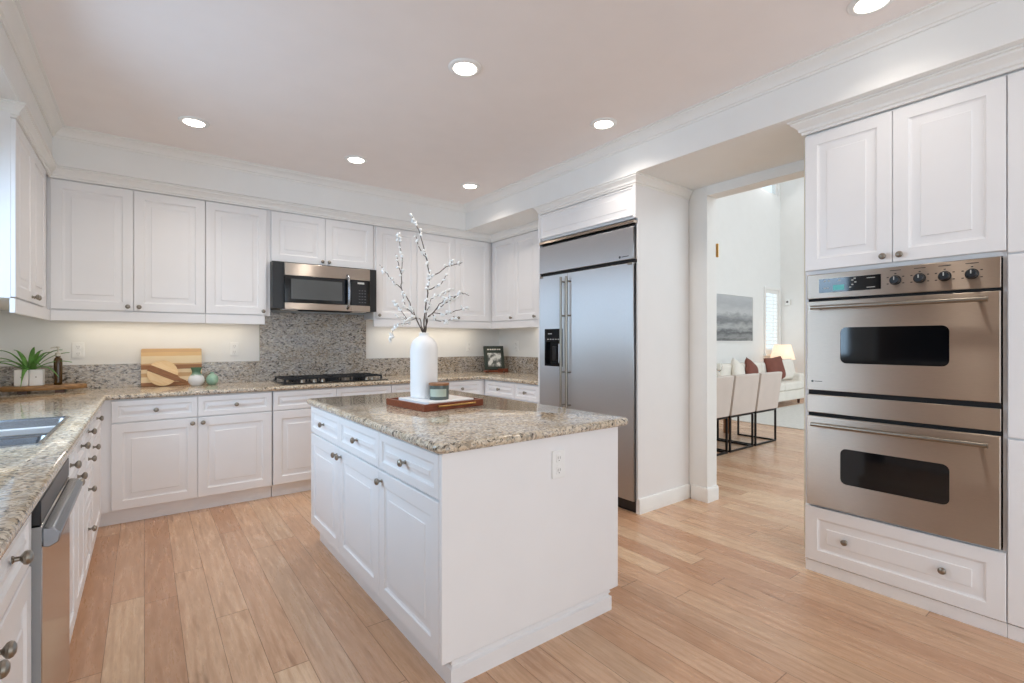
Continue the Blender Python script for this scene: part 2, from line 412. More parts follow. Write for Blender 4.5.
# ------------------------------------------------------------------ dining room shell
DY, DX, DZ = 5.4, 12.1, 5.6
b = MB()
wx0, wx1, wz0, wz1 = 11.35, 12.0, 1.02, 2.48
b.box(XR+0.143, wx0, DY, DY+0.15, 0, 4.72).box(wx1, DX+0.15, DY, DY+0.15, 0, 4.72).box(wx0, wx1, DY, DY+0.15, 0, wz0).box(wx0, wx1, DY, DY+0.15, wz1, 4.72)
b.box(XR+0.143, 11.2, DY, DY+0.15, 4.72, DZ).box(11.2, 12.0, DY, DY+0.15, 5.35, DZ).box(12.0, DX+0.15, DY, DY+0.15, 4.72, DZ)
struct(b.build('wall_dining', M['wall']))
struct(MB().box(DX, DX+0.15, -3.3, DY, 0, DZ).build('wall_far', M['wall']))
struct(MB().box(XR+0.0, DX+0.15, -3.3, DY+0.15, DZ, DZ+0.15).build('ceiling', M['ceiling']))
struct(MB().box(XR, XR+0.143, -3.3, DY+0.15, ZC+0.16, DZ).build('wall_upper', M['wall']))
struct(sweep([(XR+0.15, DY), (DX, DY), (DX, -3.2)], bb).build('baseboard_dining', M['trim']))
# shuttered window
win = struct(MB().box(wx0-0.06, wx0, DY-0.03, DY, wz0-0.02, wz1+0.06).box(wx1, wx1+0.06, DY-0.03, DY, wz0-0.02, wz1+0.06).box(wx0, wx1, DY-0.03, DY, wz1, wz1+0.06)
   .box(wx0-0.09, wx1+0.08, DY-0.07, DY, wz0-0.07, wz0-0.02).build('window_2', M['trim'], bevel=0.004))
sh = MB().box(wx0, wx0+0.05, DY, DY+0.035, wz0, wz1).box(wx1-0.05, wx1, DY, DY+0.035, wz0, wz1).box(wx0+0.05, wx1-0.05, DY, DY+0.035, wz0, wz0+0.08).box(wx0+0.05, wx1-0.05, DY, DY+0.035, wz1-0.08, wz1)
k = 0
zz = wz0+0.11
while zz < wz1-0.1:
    sh.add([(wx0+0.05, DY-0.005, zz-0.012), (wx1-0.05, DY-0.005, zz-0.012), (wx1-0.05, DY+0.05, zz+0.006), (wx0+0.05, DY+0.05, zz+0.006),
            (wx0+0.05, DY-0.005, zz-0.004), (wx1-0.05, DY-0.005, zz-0.004), (wx1-0.05, DY+0.05, zz+0.014), (wx0+0.05, DY+0.05, zz+0.014)],
           [(0,3,2,1),(4,5,6,7),(0,1,5,4),(1,2,6,5),(2,3,7,6),(3,0,4,7)])
    zz += 0.085
sh.build('shutter', M['trim'], win)
MB().box(wx0, wx1, DY+0.10, DY+0.11, wz0, wz1).build('window_pane', M['pane'], win)
win3 = struct(MB().box(11.2, 11.25, DY+0.03, DY+0.09, 4.72, 5.35).box(11.95, 12.0, DY+0.03, DY+0.09, 4.72, 5.35).box(11.25, 11.95, DY+0.03, DY+0.09, 4.72, 4.76).box(11.25, 11.95, DY+0.03, DY+0.09, 5.31, 5.35).build('window_3', M['trim']))
MB().box(11.25, 11.95, DY+0.055, DY+0.065, 4.76, 5.31).build('window_pane', M['pane'], win3)

# ------------------------------------------------------------------ cabinet parts
def front_mesh(w, h, fr, t=0.02):
    """raised-panel door or drawer front, lower left at the origin, face at y=-t"""
    rings = []
    sl = min(0.030, (min(w, h)-2*fr)*0.2)
    for ins, y in ((0, 0), (0, -t+0.003), (0.003, -t), (fr, -t), (fr+0.004, -t+0.006), (fr+0.012, -t+0.009), (fr+0.016, -t+0.009), (fr+0.016+sl, -t+0.003), (fr+0.019+sl, -t)):
        rings.append([(ins, y, ins), (w-ins, y, ins), (w-ins, y, h-ins), (ins, y, h-ins)])
    return MB().loft(rings)
KNOB = None
def knob(parent, x, z, y=-0.02):
    global KNOB
    if KNOB is None:
        KNOB = MB().lathe([(0.0085, 0), (0.0085, 0.002), (0.0055, 0.005), (0.005, 0.013), (0.009, 0.016), (0.0145, 0.020), (0.0160, 0.025), (0.0140, 0.030), (0.008, 0.0335), (0.002, 0.0345)], 18, '-Y').build('knob', M['nickel'], parent)
        k = KNOB
    else:
        k = KNOB.copy(); C.objects.link(k); k.parent = parent
    k.location = (x, y, z)
    return k
def front(kind, parent, x0, x1, z0, z1, knobs=(), fr=None):
    g = 0.0015; w, h = x1-x0-2*g, z1-z0-2*g
    if fr is None: fr = 0.062 if kind == 'door' else 0.036
    o = front_mesh(w, h, fr).build(kind, M['cab'], parent, loc=(x0+g, 0, z0+g), smooth=20)
    for kx, kz in knobs: knob(o, kx-x0-g, kz-z0-g)
    return o
def cabinet(name, label, group, loc, rz, W, D, z0, z1, fronts, toe=None, rail=None, cx0=0.0, cx1=None, cat='cabinet'):
    t = thing(name, label, cat, loc, rz, group)
    box('carcass', M['cab'], (cx0, W if cx1 is None else cx1, 0.0, D, z0, z1), t, 0.001)
    for f in fronts: front(f[0], t, *f[1:])
    if toe: box('toe_kick', M['cab'], (toe[0], toe[1], toe[2], toe[2]+0.02, 0, z0-0.001), t, 0.001)
    if rail: box('light_rail', M['cab'], (rail[0], rail[1], -0.018, 0.004, 1.428, z0-0.001), t, 0.003)
    return t
BT = 0.876      # top of base carcasses
D0, D1, DR0, DR1 = 0.108, 0.710, 0.716, 0.868
# base cabinets along the back wall (carcass front y=4.35)
yf = 4.35
cabinet('base_cabinet', 'white base cabinet below the striped cutting board, two drawers over two doors', 'white base cabinets', (-0.185, yf, 0), 0, 1.015, 0.62, 0.1, BT,
    [('drawer', 0, 0.503, DR0, DR1, [(0.2515, 0.792)]), ('drawer', 0.503, 1.010, DR0, DR1, [(0.757, 0.792)]),
     ('door', 0, 0.503, D0, D1, [(0.470, 0.672)]), ('door', 0.503, 1.010, D0, D1, [(0.536, 0.672)])], toe=(-0.135, 1.015, 0.04), cx0=-0.064)
cabinet('base_cabinet', 'white base cabinet under the black gas cooktop with two blank fronts', 'white base cabinets', (0.835, yf, 0), 0, 1.015, 0.62, 0.1, BT,
    [('drawer', 0, 0.509, DR0, DR1), ('drawer', 0.509, 1.015, DR0, DR1), ('door', 0, 0.509, D0, D1, [(0.475, 0.672)]), ('door', 0.509, 1.015, D0, D1, [(0.543, 0.672)])], toe=(0, 1.015, 0.04))
cabinet('base_cabinet', 'white base cabinet behind the tall white vase, between cooktop and room corner', 'white base cabinets', (1.855, yf, 0), 0, 1.02, 0.62, 0.1, BT,
    [('drawer', 0, 0.508, DR0, DR1, [(0.254, 0.792)]), ('drawer', 0.508, 1.015, DR0, DR1, [(0.762, 0.792)]), ('door', 0, 0.508, D0, D1, [(0.475, 0.672)]), ('door', 0.508, 1.015, D0, D1, [(0.541, 0.672)])], toe=(0, 1.10, 0.04), cx1=1.059)
cabinet('base_cabinet', 'white base cabinet beside the steel refrigerator, two small drawers under the cookbook', 'white base cabinets', (2.915, 4.31, 0), -90, 0.885, 0.64, 0.1, BT,
    [('drawer', 0.01, 0.515, DR0, DR1, [(0.262, 0.792)]), ('drawer', 0.515, 0.882, DR0, DR1, [(0.698, 0.792)]), ('door', 0.01, 0.515, D0, D1, [(0.48, 0.672)]), ('door', 0.515, 0.882, D0, D1, [(0.55, 0.672)])], toe=(0, 0.885, 0.04), cx0=-0.039)
# base cabinets along the window wall (carcass front x=-0.25, doors to x=-0.23)
cabinet('base_cabinet', 'white base cabinet in the near foreground, on the camera side of the dishwasher', 'white base cabinets', (-0.25, 0.85, 0), 90, 0.88, 0.6, 0.1, BT,
    [('drawer', 0, 0.44, DR0, DR1, [(0.22, 0.8)]), ('drawer', 0.44, 0.88, DR0, DR1, [(0.645, 0.806)]), ('door', 0, 0.44, D0, D1, [(0.412, 0.685)]), ('door', 0.44, 0.88, D0, D1, [(0.472, 0.69)])], toe=(0, 0.88, 0.06))
cabinet('base_cabinet', 'white sink base cabinet beneath the steel sink, next to the dishwasher', 'white base cabinets', (-0.25, 2.335, 0), 90, 0.80, 0.6, 0.1, BT-0.2,
    [('drawer', 0, 0.40, DR0, DR1, [(0.20, 0.80)]), ('drawer', 0.40, 0.80, DR0, DR1, [(0.60, 0.806)]), ('door', 0, 0.40, D0, D1, [(0.335, 0.70)]), ('door', 0.40, 0.80, D0, D1, [(0.455, 0.70)])], toe=(0, 0.80, 0.06))
cabinet('base_cabinet', 'narrow white stack of four drawers past the steel sink', 'white base cabinets', (-0.25, 3.14, 0), 90, 0.32, 0.6, 0.1, BT,
    [('drawer', 0, 0.32, 0.762, DR1, [(0.16, 0.817)]), ('drawer', 0, 0.32, 0.605, 0.756, [(0.16, 0.677)]), ('drawer', 0, 0.32, 0.44, 0.599, [(0.16, 0.521)]), ('drawer', 0, 0.32, D0, 0.434, [(0.16, 0.317)])], toe=(0, 0.32, 0.06))
cabinet('base_cabinet', 'white corner base cabinet beside the drawer stack, one drawer over one door', 'white base cabinets', (-0.25, 3.465, 0), 90, 0.86, 0.6, 0.1, BT,
    [('drawer', 0, 0.74, DR0, DR1, [(0.37, 0.817)]), ('door', 0, 0.74, D0, D1, [(0.11, 0.69)])], toe=(0, 0.92, 0.06), cx1=0.884)
# wall cabinets (door faces y=4.69)
UZ0, UZ1, UD0, UD1 = 1.5045, 2.51, 1.510, 2.432
yu = 4.71
cabinet('wall_cabinet', 'white wall cabinet above the striped cutting board, two tall doors', 'white wall cabinets', (-0.531, yu, 0), 0, 0.928, 0.285, UZ0, UZ1,
    [('door', 0, 0.464, UD0, UD1, [(0.430, 1.543)]), ('door', 0.464, 0.928, UD0, UD1, [(0.498, 1.543)])], rail=(0, 0.928), cx0=-0.018)
cabinet('wall_cabinet', 'single-door white wall cabinet next to the microwave, above the small green vase', 'white wall cabinets', (0.399, yu, 0), 0, 0.456, 0.285, UZ0, UZ1,
    [('door', 0, 0.456, UD0, UD1, [(0.425, 1.543)])], rail=(0, 0.440), cx1=0.485)
cabinet('wall_cabinet', 'short white wall cabinet directly above the microwave, two small doors', 'white wall cabinets', (0.886, yu, 0), 0, 0.935, 0.285, 1.985, UZ1,
    [('door', 0.004, 0.466, 1.99, UD1, [(0.436, 2.022)]), ('door', 0.466, 0.930, 1.99, UD1, [(0.496, 2.022)])])
cabinet('wall_cabinet', 'single-door white wall cabinet behind the blossom branches, touching the microwave', 'white wall cabinets', (1.843, yu, 0), 0, 0.446, 0.285, UZ0, UZ1,
    [('door', 0, 0.446, UD0, UD1, [(0.030, 1.543)])], rail=(-0.02, 0.446), cx0=-0.018)
cabinet('wall_cabinet', 'white wall cabinet with two tall doors filling the far corner of the back wall', 'white wall cabinets', (2.291, yu, 0), 0, 0.945, 0.285, UZ0, UZ1,
    [('door', 0, 0.460, UD0, UD1, [(0.428, 1.543)]), ('door', 0.460, 0.922, UD0, UD1, [(0.494, 1.543)])], rail=(0, 0.963), cx1=0.968)
cabinet('wall_cabinet', 'white wall cabinet beside the refrigerator, facing across the room above the cookbook', 'white wall cabinets', (3.26, 4.69, 0), -90, 1.26, 0.305, UZ0, UZ1,
    [('door', 0.014, 0.438, UD0, UD1, [(0.395, 1.543)]), ('door', 0.438, 0.862, UD0, UD1, [(0.80, 1.543)]), ('door', 0.862, 1.255, UD0, UD1)], rail=(-0.002, 1.26), cx0=-0.019)
cabinet('wall_cabinet', 'white wall cabinet above the potted plant, its pale end panel towards the window', 'white wall cabinets', (-0.55, 3.55, 0), 90, 1.16, 0.305, UZ0, UZ1,
    [('door', 0, 0.48, UD0, UD1, [(0.447, 1.543)]), ('door', 0.48, 0.96, UD0, UD1, [(0.513, 1.543)])], rail=(0, 1.16), cx1=1.42)
# island
isl = thing('kitchen_island', 'white freestanding kitchen island with a granite top in mid room', 'kitchen island', (0.870, 3.26, 0), -90)
box('carcass', M['cab'], (0, 1.694, 0.0, 0.925, 0.112, BT), isl, 0.001)
for i in range(3):
    x0, x1 = i*0.565, (i+1)*0.565
    front('drawer', isl, x0, x1, 0.702, 0.870, [((x0+x1)/2, 0.787)])
    kx = x1-0.035 if i == 0 else x0+0.035
    front('door', isl, x0, x1, 0.116, 0.696, [(kx, 0.655)])
box('end_panel', M['cab'], (1.696, 1.716, -0.020, 0.930, 0.115, BT), isl, 0.003)
# base moulding round the island
im = [(0, 0), (0.023, 0), (0.023, 0.064), (0.013, 0.070), (0.013, 0.077), (0.019, 0.083), (0.015, 0.094), (0.006, 0.102), (0.004, 0.111), (0, 0.111)]
o = sweep([(0.925, 3.25), (0.925, 1.590), (1.757, 1.590), (1.757, 3.25)], im).build('tmp', M['cab'])
for v in o.data.vertices:
    x, y, z = v.co; v.co = (-(y-3.26), x-0.870, z)
o.name = 'base_moulding'; o.parent = isl
# island sides use the path's left side for the outside
# refrigerator surround
rc = thing('refrigerator_cabinet', 'white built-in surround with tall side panels framing the steel refrigerator', 'cabinet', (2.905, 3.42, 0), -90)
box('side_panel', M['cab'], (0, 0.022, -0.02, 0.66, 0, ZS-0.006), rc, 0.002)
box('side_panel', M['cab'], (1.090, 1.11, 0.010, 0.66, 0, ZS-0.006), rc, 0.002)
box('filler', M['cab'], (1.087, 1.11, -0.02, 0.0095, 2.195, ZS-0.006), rc, 0.001)
box('carcass', M['cab'], (0.023, 1.089, -0.002, 0.66, 2.195, ZS-0.006), rc, 0.001)
front('door', rc, 0.026, 1.086, 2.212, 2.432, fr=0.012)
o = sweep([(0.645, 0), (0.0, 0)], [(0, 0), (0.014, 0), (0.014, 0.098), (0.009, 0.110), (0, 0.112)]).build('baseboard', M['trim'], rc)
for v in o.data.vertices:
    x, y, z = v.co; v.co = (1.110+abs(y), x+0.010, z)

# ------------------------------------------------------------------ worktops
def worktop(name, xs, ys, keep, z0, z1, edge):
    bm = bmesh.new(); vm = {}
    def V(i, j):
        if (i, j) not in vm: vm[i, j] = bm.verts.new((xs[i], ys[j], z0))
        return vm[i, j]
    fs = []
    for i in range(len(xs)-1):
        for j in range(len(ys)-1):
            if keep((xs[i]+xs[i+1])/2, (ys[j]+ys[j+1])/2): fs.append(bm.faces.new((V(i, j), V(i+1, j), V(i+1, j+1), V(i, j+1))))
    r = bmesh.ops.extrude_face_region(bm, geom=fs)
    for v in [g for g in r['geom'] if isinstance(g, bmesh.types.BMVert)]: v.co.z = z1
    bmesh.ops.recalc_face_normals(bm, faces=bm.faces)
    bmesh.ops.dissolve_limit(bm, angle_limit=0.01, verts=bm.verts, edges=bm.edges, delimit={'NORMAL'})
    es = [e for e in bm.edges if len(e.link_faces) == 2 and e.calc_face_angle(0) > 0.5 and edge(*((e.verts[0].co+e.verts[1].co)/2))
          and abs(e.verts[0].co.z-e.verts[1].co.z) < 1e-4]
    bmesh.ops.bevel(bm, geom=es, offset=0.0165, segments=5, affect='EDGES', profile=0.5)
    me = bpy.data.meshes.new(name); bm.to_mesh(me); bm.free()
    me.materials.append(M['granite']); me.shade_smooth(); me.set_sharp_from_angle(angle=math.radians(40))
    o = bpy.data.objects.new(name, me); C.objects.link(o); return o
SY0, SY1, SX0, SX1 = 2.40, 3.20, -0.735, -0.300
top = worktop('countertop', [XL+0.002, SX0, SX1, -0.205, 2.872, XR-0.002], [0.6, SY0, SY1, 3.42, 4.31, YB-0.002],
    lambda x, y: (x < -0.205 or y > 4.31 or (x > 2.872 and y > 3.42)) and not (SX0 < x < SX1 and SY0 < y < SY1), 0.878, 0.914,
    lambda x, y, z: (abs(x+0.205) < 0.01 and y < 4.32) or (abs(y-4.31) < 0.01 and -0.3 < x < 2.9) or (abs(x-2.872) < 0.01 and y < 4.32) or abs(y-0.6) < 0.01)
tag(top, 'beige granite countertop running in a U along three walls', 'countertop')
rings = [[(x, y, 0.878) for x, y in rrect(0.842, 1.848, 1.535, 3.275, 0.03, 6)]]
for i in range(9):
    a = math.radians(-90+180*i/8); ins = 0.018*(1-math.cos(a))
    rings.append([(x, y, 0.896+0.018*math.sin(a)) for x, y in rrect(0.822+ins, 1.868-ins, 1.515+ins, 3.295-ins, 0.045-ins*0.8, 6)])
bm_i = MB().loft(rings).build('island_countertop', M['granite'], smooth=40)
tag(bm_i, 'polished beige granite slab on the white kitchen island', 'countertop')
for dims, lb in (((XL+0.022, 0.848, 4.978, 4.999, 0.9145, 1.100), 'low granite backsplash strip behind the striped board and plant'),
                 ((0.8485, 1.8475, 4.974, 4.999, 0.9145, 1.556), 'tall speckled granite backsplash panel between cooktop and microwave'),
                 ((1.848, XR-0.022, 4.978, 4.999, 0.9145, 1.100), 'low granite backsplash strip behind the white vase and cookbook'),
                 ((XL+0.001, XL+0.021, 0.6, 4.999, 0.9145, 1.055), 'low granite backsplash strip beneath the sink window'),
                 ((XR-0.021, XR-0.001, 3.425, 4.999, 0.9145, 1.100), 'short granite backsplash strip beside the refrigerator surround')):
    tag(box('backsplash', M['splash'], dims, None, 0.001), lb, 'backsplash', 'granite backsplash strips')
# ------------------------------------------------------------------ sink
sk = thing('kitchen_sink', 'stainless undermount double sink set in the granite by the window', 'sink', (0, 0, 0))
RB = ((SY0+0.006, 2.640, 0.745), (2.660, SY1-0.006, 0.715))
rim = MB()
fx0, fx1, fy0, fy1 = SX0-0.007, SX1+0.007, SY0-0.007, SY1+0.007
RX0, RX1 = SX0+0.005, SX1-0.005
for q in ((fx0, fx1, fy0, RB[0][0]), (fx0, fx1, RB[1][1], fy1), (fx0, RX0, RB[0][0], RB[1][1]), (RX1, fx1, RB[0][0], RB[1][1]), (RX0, RX1, RB[0][1], RB[1][0])):
    rim.box(*q, 0.9143, 0.9175)
rim.build('rim', M['sinksteel'], sk)
for y0, y1, zb in RB:
    rings = [[(x, y, z) for x, y in rrect(RX0+i, RX1-i, y0+i, y1-i, r)] for i, z, r in ((0, 0.917, 0.004), (0.001, 0.905, 0.03), (0.008, zb+0.03, 0.045), (0.026, zb+0.006, 0.04), (0.06, zb, 0.03))]
    bo = MB().loft(rings, cap0=False).build('bowl', M['sinksteel'], sk, smooth=50)
    so = bo.modifiers.new('sheet', 'SOLIDIFY'); so.thickness = 0.002; so.offset = 1
    MB().lathe([(0.045, 0), (0.045, 0.003), (0.036, 0.004), (0.03, 0.001)], 20, o=((SX0+SX1)/2, (y0+y1)/2, zb+0.0005)).build('drain', M['nickel'], bo)
# ------------------------------------------------------------------ dishwasher
dw = thing('dishwasher', 'stainless dishwasher under the granite counter by the sink', 'dishwasher', (-0.25, 1.738, 0), 90)
box('body', M['rubber'], (0.01, 0.585, 0.02, 0.56, 0.02, 0.868), dw, 0.002)
box('door', M['polished'], (0.004, 0.588, -0.038, 0.018, 0.105, 0.80), dw, 0.004)
box('door_edge', plain('grey_edge', srgb(150, 150, 150), 0.5), (0.0005, 0.0035, -0.036, 0.018, 0.10, 0.80), dw, 0)
box('control_panel', M['black'], (0.004, 0.588, -0.036, 0.018, 0.803, 0.868), dw, 0.003)
h = MB()
pr = [(-0.038, 0.795), (-0.060, 0.792), (-0.074, 0.775), (-0.070, 0.752), (-0.052, 0.742), (-0.038, 0.745)]
h.loft([[(x, y, z) for y, z in pr] for x in (0.006, 0.586)])
h.build('handle', M['sinksteel'], dw, 0.003)
box('toe_kick', M['black'], (0.01, 0.585, 0.04, 0.06, 0, 0.10), dw, 0.002)

# ------------------------------------------------------------------ refrigerator
fr = thing('refrigerator', 'large stainless built-in refrigerator with two doors and ice dispenser', 'refrigerator', (2.905, 3.397, 0), -90)
W = 1.081
box('body', M['black'], (0.0, W-0.016, 0.01, 0.62, 0.02, 2.185), fr, 0.002)
MB().box(0.002, W-0.002, -0.03, 0.008, 2.158, 2.180).build('top_trim', M['ovensteel'], fr, 0.002)
box('grille_panel', M['steel'], (0.004, W-0.008, -0.028, 0.008, 1.893, 2.134), fr, 0.003)
MB().box(0.002, W-0.003, -0.008, 0.008, 1.868, 1.892).build('vent_slot', M['rubber'], fr)
xs = 0.372
d1 = MB()
DX0, DX1, DZ0, DZ1 = 0.078, 0.312, 1.062, 1.392
d1.box(0.004, DX0, -0.026, 0.008, 0.095, 1.865).box(DX1, xs-0.002, -0.026, 0.008, 0.095, 1.865).box(DX0, DX1, -0.026, 0.008, 0.095, DZ0).box(DX0, DX1, -0.026, 0.008, DZ1, 1.865)
d1 = d1.build('door', M['steel'], fr)
dp = MB().box(DX0, DX0+0.014, -0.030, 0.006, DZ0, DZ1).box(DX1-0.014, DX1, -0.030, 0.006, DZ0, DZ1).box(DX0+0.014, DX1-0.014, -0.030, 0.006, DZ0, DZ0+0.018).box(DX0+0.014, DX1-0.014, -0.029, 0.006, DZ1-0.115, DZ1).box(DX0+0.014, DX1-0.014, 0.0, 0.007, DZ0+0.018, DZ1-0.115)
dp = dp.build('dispenser', M['gloss'], d1, 0.002)
MB().box(0.17, 0.215, -0.018, -0.001, 1.11, 1.24).build('paddle', M['black'], dp, 0.004)
MB().box(0.24, 0.275, -0.014, -0.001, 1.09, 1.26).build('paddle', M['steel'], dp, 0.004)
mk = MB().box(0.125, 0.175, -0.0302, -0.0292, 1.345, 1.352)
for i in range(5): mk.box(0.115+0.034*i, 0.135+0.034*i, -0.0302, -0.0292, 1.296, 1.303)
mk.build('print', M['mark'], dp)
d2 = MB().box(xs+0.002, W-0.008, -0.026, 0.008, 0.095, 1.865).build('door', M['steel'], fr, 0.003)
for dd, xh in ((d1, xs-0.032), (d2, xs+0.036)):
    hb = MB().tube([(xh, -0.075, 0.70), (xh, -0.075, 1.83)], 0.011, 12)
    for zc in (0.74, 1.02, 1.50, 1.79): hb.tube([(xh, -0.026, zc), (xh, -0.070, zc)], 0.007, 8)
    hb.build('handle', M['nickel'], dd)
for xa in (0.015, W-0.06): MB().box(xa, xa+0.04, -0.034, 0.004, 1.850, 1.866).build('hinge', M['nickel'], fr, 0.003)
mk = MB().lathe([(0.010, 0.028), (0.010, 0.0285)], 14, '-Y', o=(0.945, 0, 1.918)).box(0.962, 1.03, -0.0286, -0.028, 1.915, 1.921).build('badge', M['darkmark'], fr)
box('toe_grille', M['rubber'], (0.004, W-0.004, 0.02, 0.035, 0.0, 0.09), fr, 0.001)

# ------------------------------------------------------------------ microwave
mw = thing('microwave', 'stainless and black over-the-range microwave hung above the cooktop', 'microwave', (0.885, 4.60, 1.565), 0)
box('body', M['black'], (0.0, 0.935, 0.02, 0.372, 0.006, 0.417), mw, 0.002)
box('vent_panel', M['mwsteel'], (0.092, 0.858, -0.012, 0.019, 0.300, 0.408), mw, 0.003)
wd = MB().box(0.092, 0.672, -0.014, 0.019, 0.0, 0.058).build('door', M['mwsteel'], mw, 0.003)
MB().box(0.092, 0.660, -0.013, 0.019, 0.060, 0.298).build('glass_panel', M['gloss'], wd, 0.002)
MB().box(0.145, 0.590, -0.0145, -0.0135, 0.092, 0.268).build('window', plain('microwave_window', srgb(82, 84, 84), 0.15), wd)
hb = MB().tube([(0.640, -0.013, 0.025), (0.640, -0.045, 0.045), (0.640, -0.060, 0.11), (0.640, -0.064, 0.18), (0.640, -0.060, 0.25), (0.640, -0.045, 0.315), (0.640, -0.013, 0.335)], 0.013, 12)
hb.build('handle', M['sinksteel'], wd)
cp = MB().box(0.674, 0.858, -0.013, 0.019, 0.060, 0.298).build('control_panel', M['gloss'], mw, 0.002)
MB().box(0.674, 0.858, -0.014, 0.019, 0.0, 0.058).build('lower_trim', M['mwsteel'], mw, 0.003)
MB().box(0.735, 0.80, -0.0142, -0.0132, 0.262, 0.280).build('display', M['mark'], cp)
mk = MB()
for r in range(5):
    for c in range(3): mk.box(0.748+0.027*c, 0.762+0.027*c, -0.0140, -0.0132, 0.085+0.028*r, 0.092+0.028*r)
mk.build('buttons', plain('grey_print', srgb(95, 95, 97), 0.5), cp)
MB().box(0.25, 0.70, 0.03, 0.20, -0.004, 0.006).build('vent_filter', M['rubber'], mw, 0.002)
for xa in (0.09, 0.72): MB().box(xa, xa+0.13, 0.06, 0.16, -0.003, 0.006).build('cooktop_lamp', M['ceramic'], mw, 0.002)

# ------------------------------------------------------------------ cooktop
ct = thing('gas_cooktop', 'black gas cooktop with iron grates set in the back counter', 'cooktop', (0.925, 4.40, 0.9145), 0)
MB().loft([[(x, y, 0) for x, y in rrect(0, 0.93, 0, 0.50, 0.02)], [(x, y, 0.006) for x, y in rrect(0, 0.93, 0, 0.50, 0.02)], [(x, y, 0.009) for x, y in rrect(0.005, 0.925, 0.005, 0.495, 0.018)]]).build('glass_plate', M['gloss'], ct)
for gx in (0.03, 0.325, 0.62):
    g = MB(); w_ = 0.28
    for yy in (0.10, 0.285, 0.47): g.box(gx, gx+w_, yy-0.006, yy+0.006, 0.034, 0.046)
    for xx in (gx+0.006, gx+w_-0.006): g.box(xx-0.006, xx+0.006, 0.106, 0.464, 0.034, 0.046)
    for cy_ in (0.19, 0.38):
        for a in range(4):
            dx_, dy_ = math.cos(a*PI/2), math.sin(a*PI/2)
            cxx = gx+w_/2
            g.box(min(cxx+dx_*0.03, cxx+dx_*0.13)-0.005, max(cxx+dx_*0.03, cxx+dx_*0.13)+0.005, min(cy_+dy_*0.025, cy_+dy_*0.09)-0.005, max(cy_+dy_*0.025, cy_+dy_*0.09)+0.005, 0.038, 0.05)
    for xx in (gx+0.006, gx+w_-0.006):
        for yy in (0.10, 0.47): g.box(xx-0.008, xx+0.008, yy-0.008, yy+0.008, 0.0095, 0.034)
    g.build('grate', M['iron'], ct, 0.002)
    for cy_ in (0.19, 0.38):
        MB().lathe([(0.045, 0.0092), (0.045, 0.014), (0.036, 0.02), (0.036, 0.027), (0.028, 0.031), (0.004, 0.031)], 20, o=(gx+w_/2, cy_, 0)).build('burner', M['iron'], ct)
for kx in (0.165, 0.265, 0.335, 0.735, 0.79):
    MB().lathe([(0.021, 0.0092), (0.020, 0.013), (0.017, 0.03), (0.015, 0.034), (0.002, 0.035)], 18, o=(kx, 0.045, 0)).build('knob', M['nickel'], ct)

# ------------------------------------------------------------------ oven column (faces x-)
XO = 2.98
oc = thing('oven_cabinet', 'tall white cabinet housing the steel double oven', 'cabinet', (XO, 1.19, 0), -90)
OW = 0.803
cb = MB().box(-0.004, 0.014, 0.0, 0.585, 0.062, 2.51).box(0.789, OW, 0.0, 0.585, 0.062, 2.51).box(0.014, 0.789, 0.0, 0.585, 1.652, 2.51).box(0.014, 0.789, 0.0, 0.585, 0.062, 0.372).box(0.014, 0.789, 0.56, 0.585, 0.372, 1.652)
cb.build('carcass', M['cab'], oc, 0.001)
front('door', oc, 0.0, 0.401, 1.672, 2.430, [(0.312+0.055, 1.706)])
front('door', oc, 0.401, OW, 1.672, 2.430, [(0.401+0.034, 1.706)])
front('drawer', oc, 0.0, OW, 0.066, 0.368, [(0.200, 0.220), (0.594, 0.220)], 0.062)
box('toe_kick', M['cab'], (0.0, OW, -0.008, 0.012, 0, 0.061), oc, 0.001)
box('edge_strip', M['cream'], (-0.016, -0.005, 0.012, 0.585, 0.10, 2.43), oc, 0.001)
pc = cabinet('pantry_cabinet', 'tall white pantry cabinet on the camera side of the steel double oven', None, (XO, 0.386, 0), -90, 0.75, 0.585, 0.062, 2.51,
    [('door', 0, 0.45, 1.660, 2.430), ('door', 0, 0.45, 0.866, 1.654), ('door', 0, 0.45, 0.068, 0.860)], toe=(0, 0.75, -0.008))
ov = thing('double_oven', 'stainless double wall oven with four black knobs and two dark windows', 'oven', (XO, 1.174, 0), -90)
W = 0.771
box('body', M['rubber'], (0.002, W-0.002, -0.012, 0.54, 0.376, 1.648), ov, 0.001)
cpn = box('control_panel', M['ovensteel'], (0.0, W, -0.030, -0.013, 1.515, 1.648), ov, 0.003)
dsp = MB().box(0.062, 0.342, -0.0325, -0.031, 1.545, 1.619).build('display', M['gloss'], cpn)
MB().box(0.130, 0.182, -0.0332, -0.0324, 1.554, 1.582).build('readout', M['teal'], dsp)
mk = MB()
for (a, q) in ((0.085, 1.604), (0.105, 1.604), (0.155, 1.604), (0.225, 1.606), (0.085, 1.565), (0.10, 1.565), (0.205, 1.562), (0.215, 1.575), (0.228, 1.587), (0.215, 1.598)): mk.box(a, a+0.009, -0.0331, -0.0324, q, q+0.006)
mk.box(0.282, 0.318, -0.0331, -0.0324, 1.604, 1.607).box(0.282, 0.318, -0.0331, -0.0324, 1.556, 1.559)
mk.build('print', M['mark'], dsp)
mk = MB()
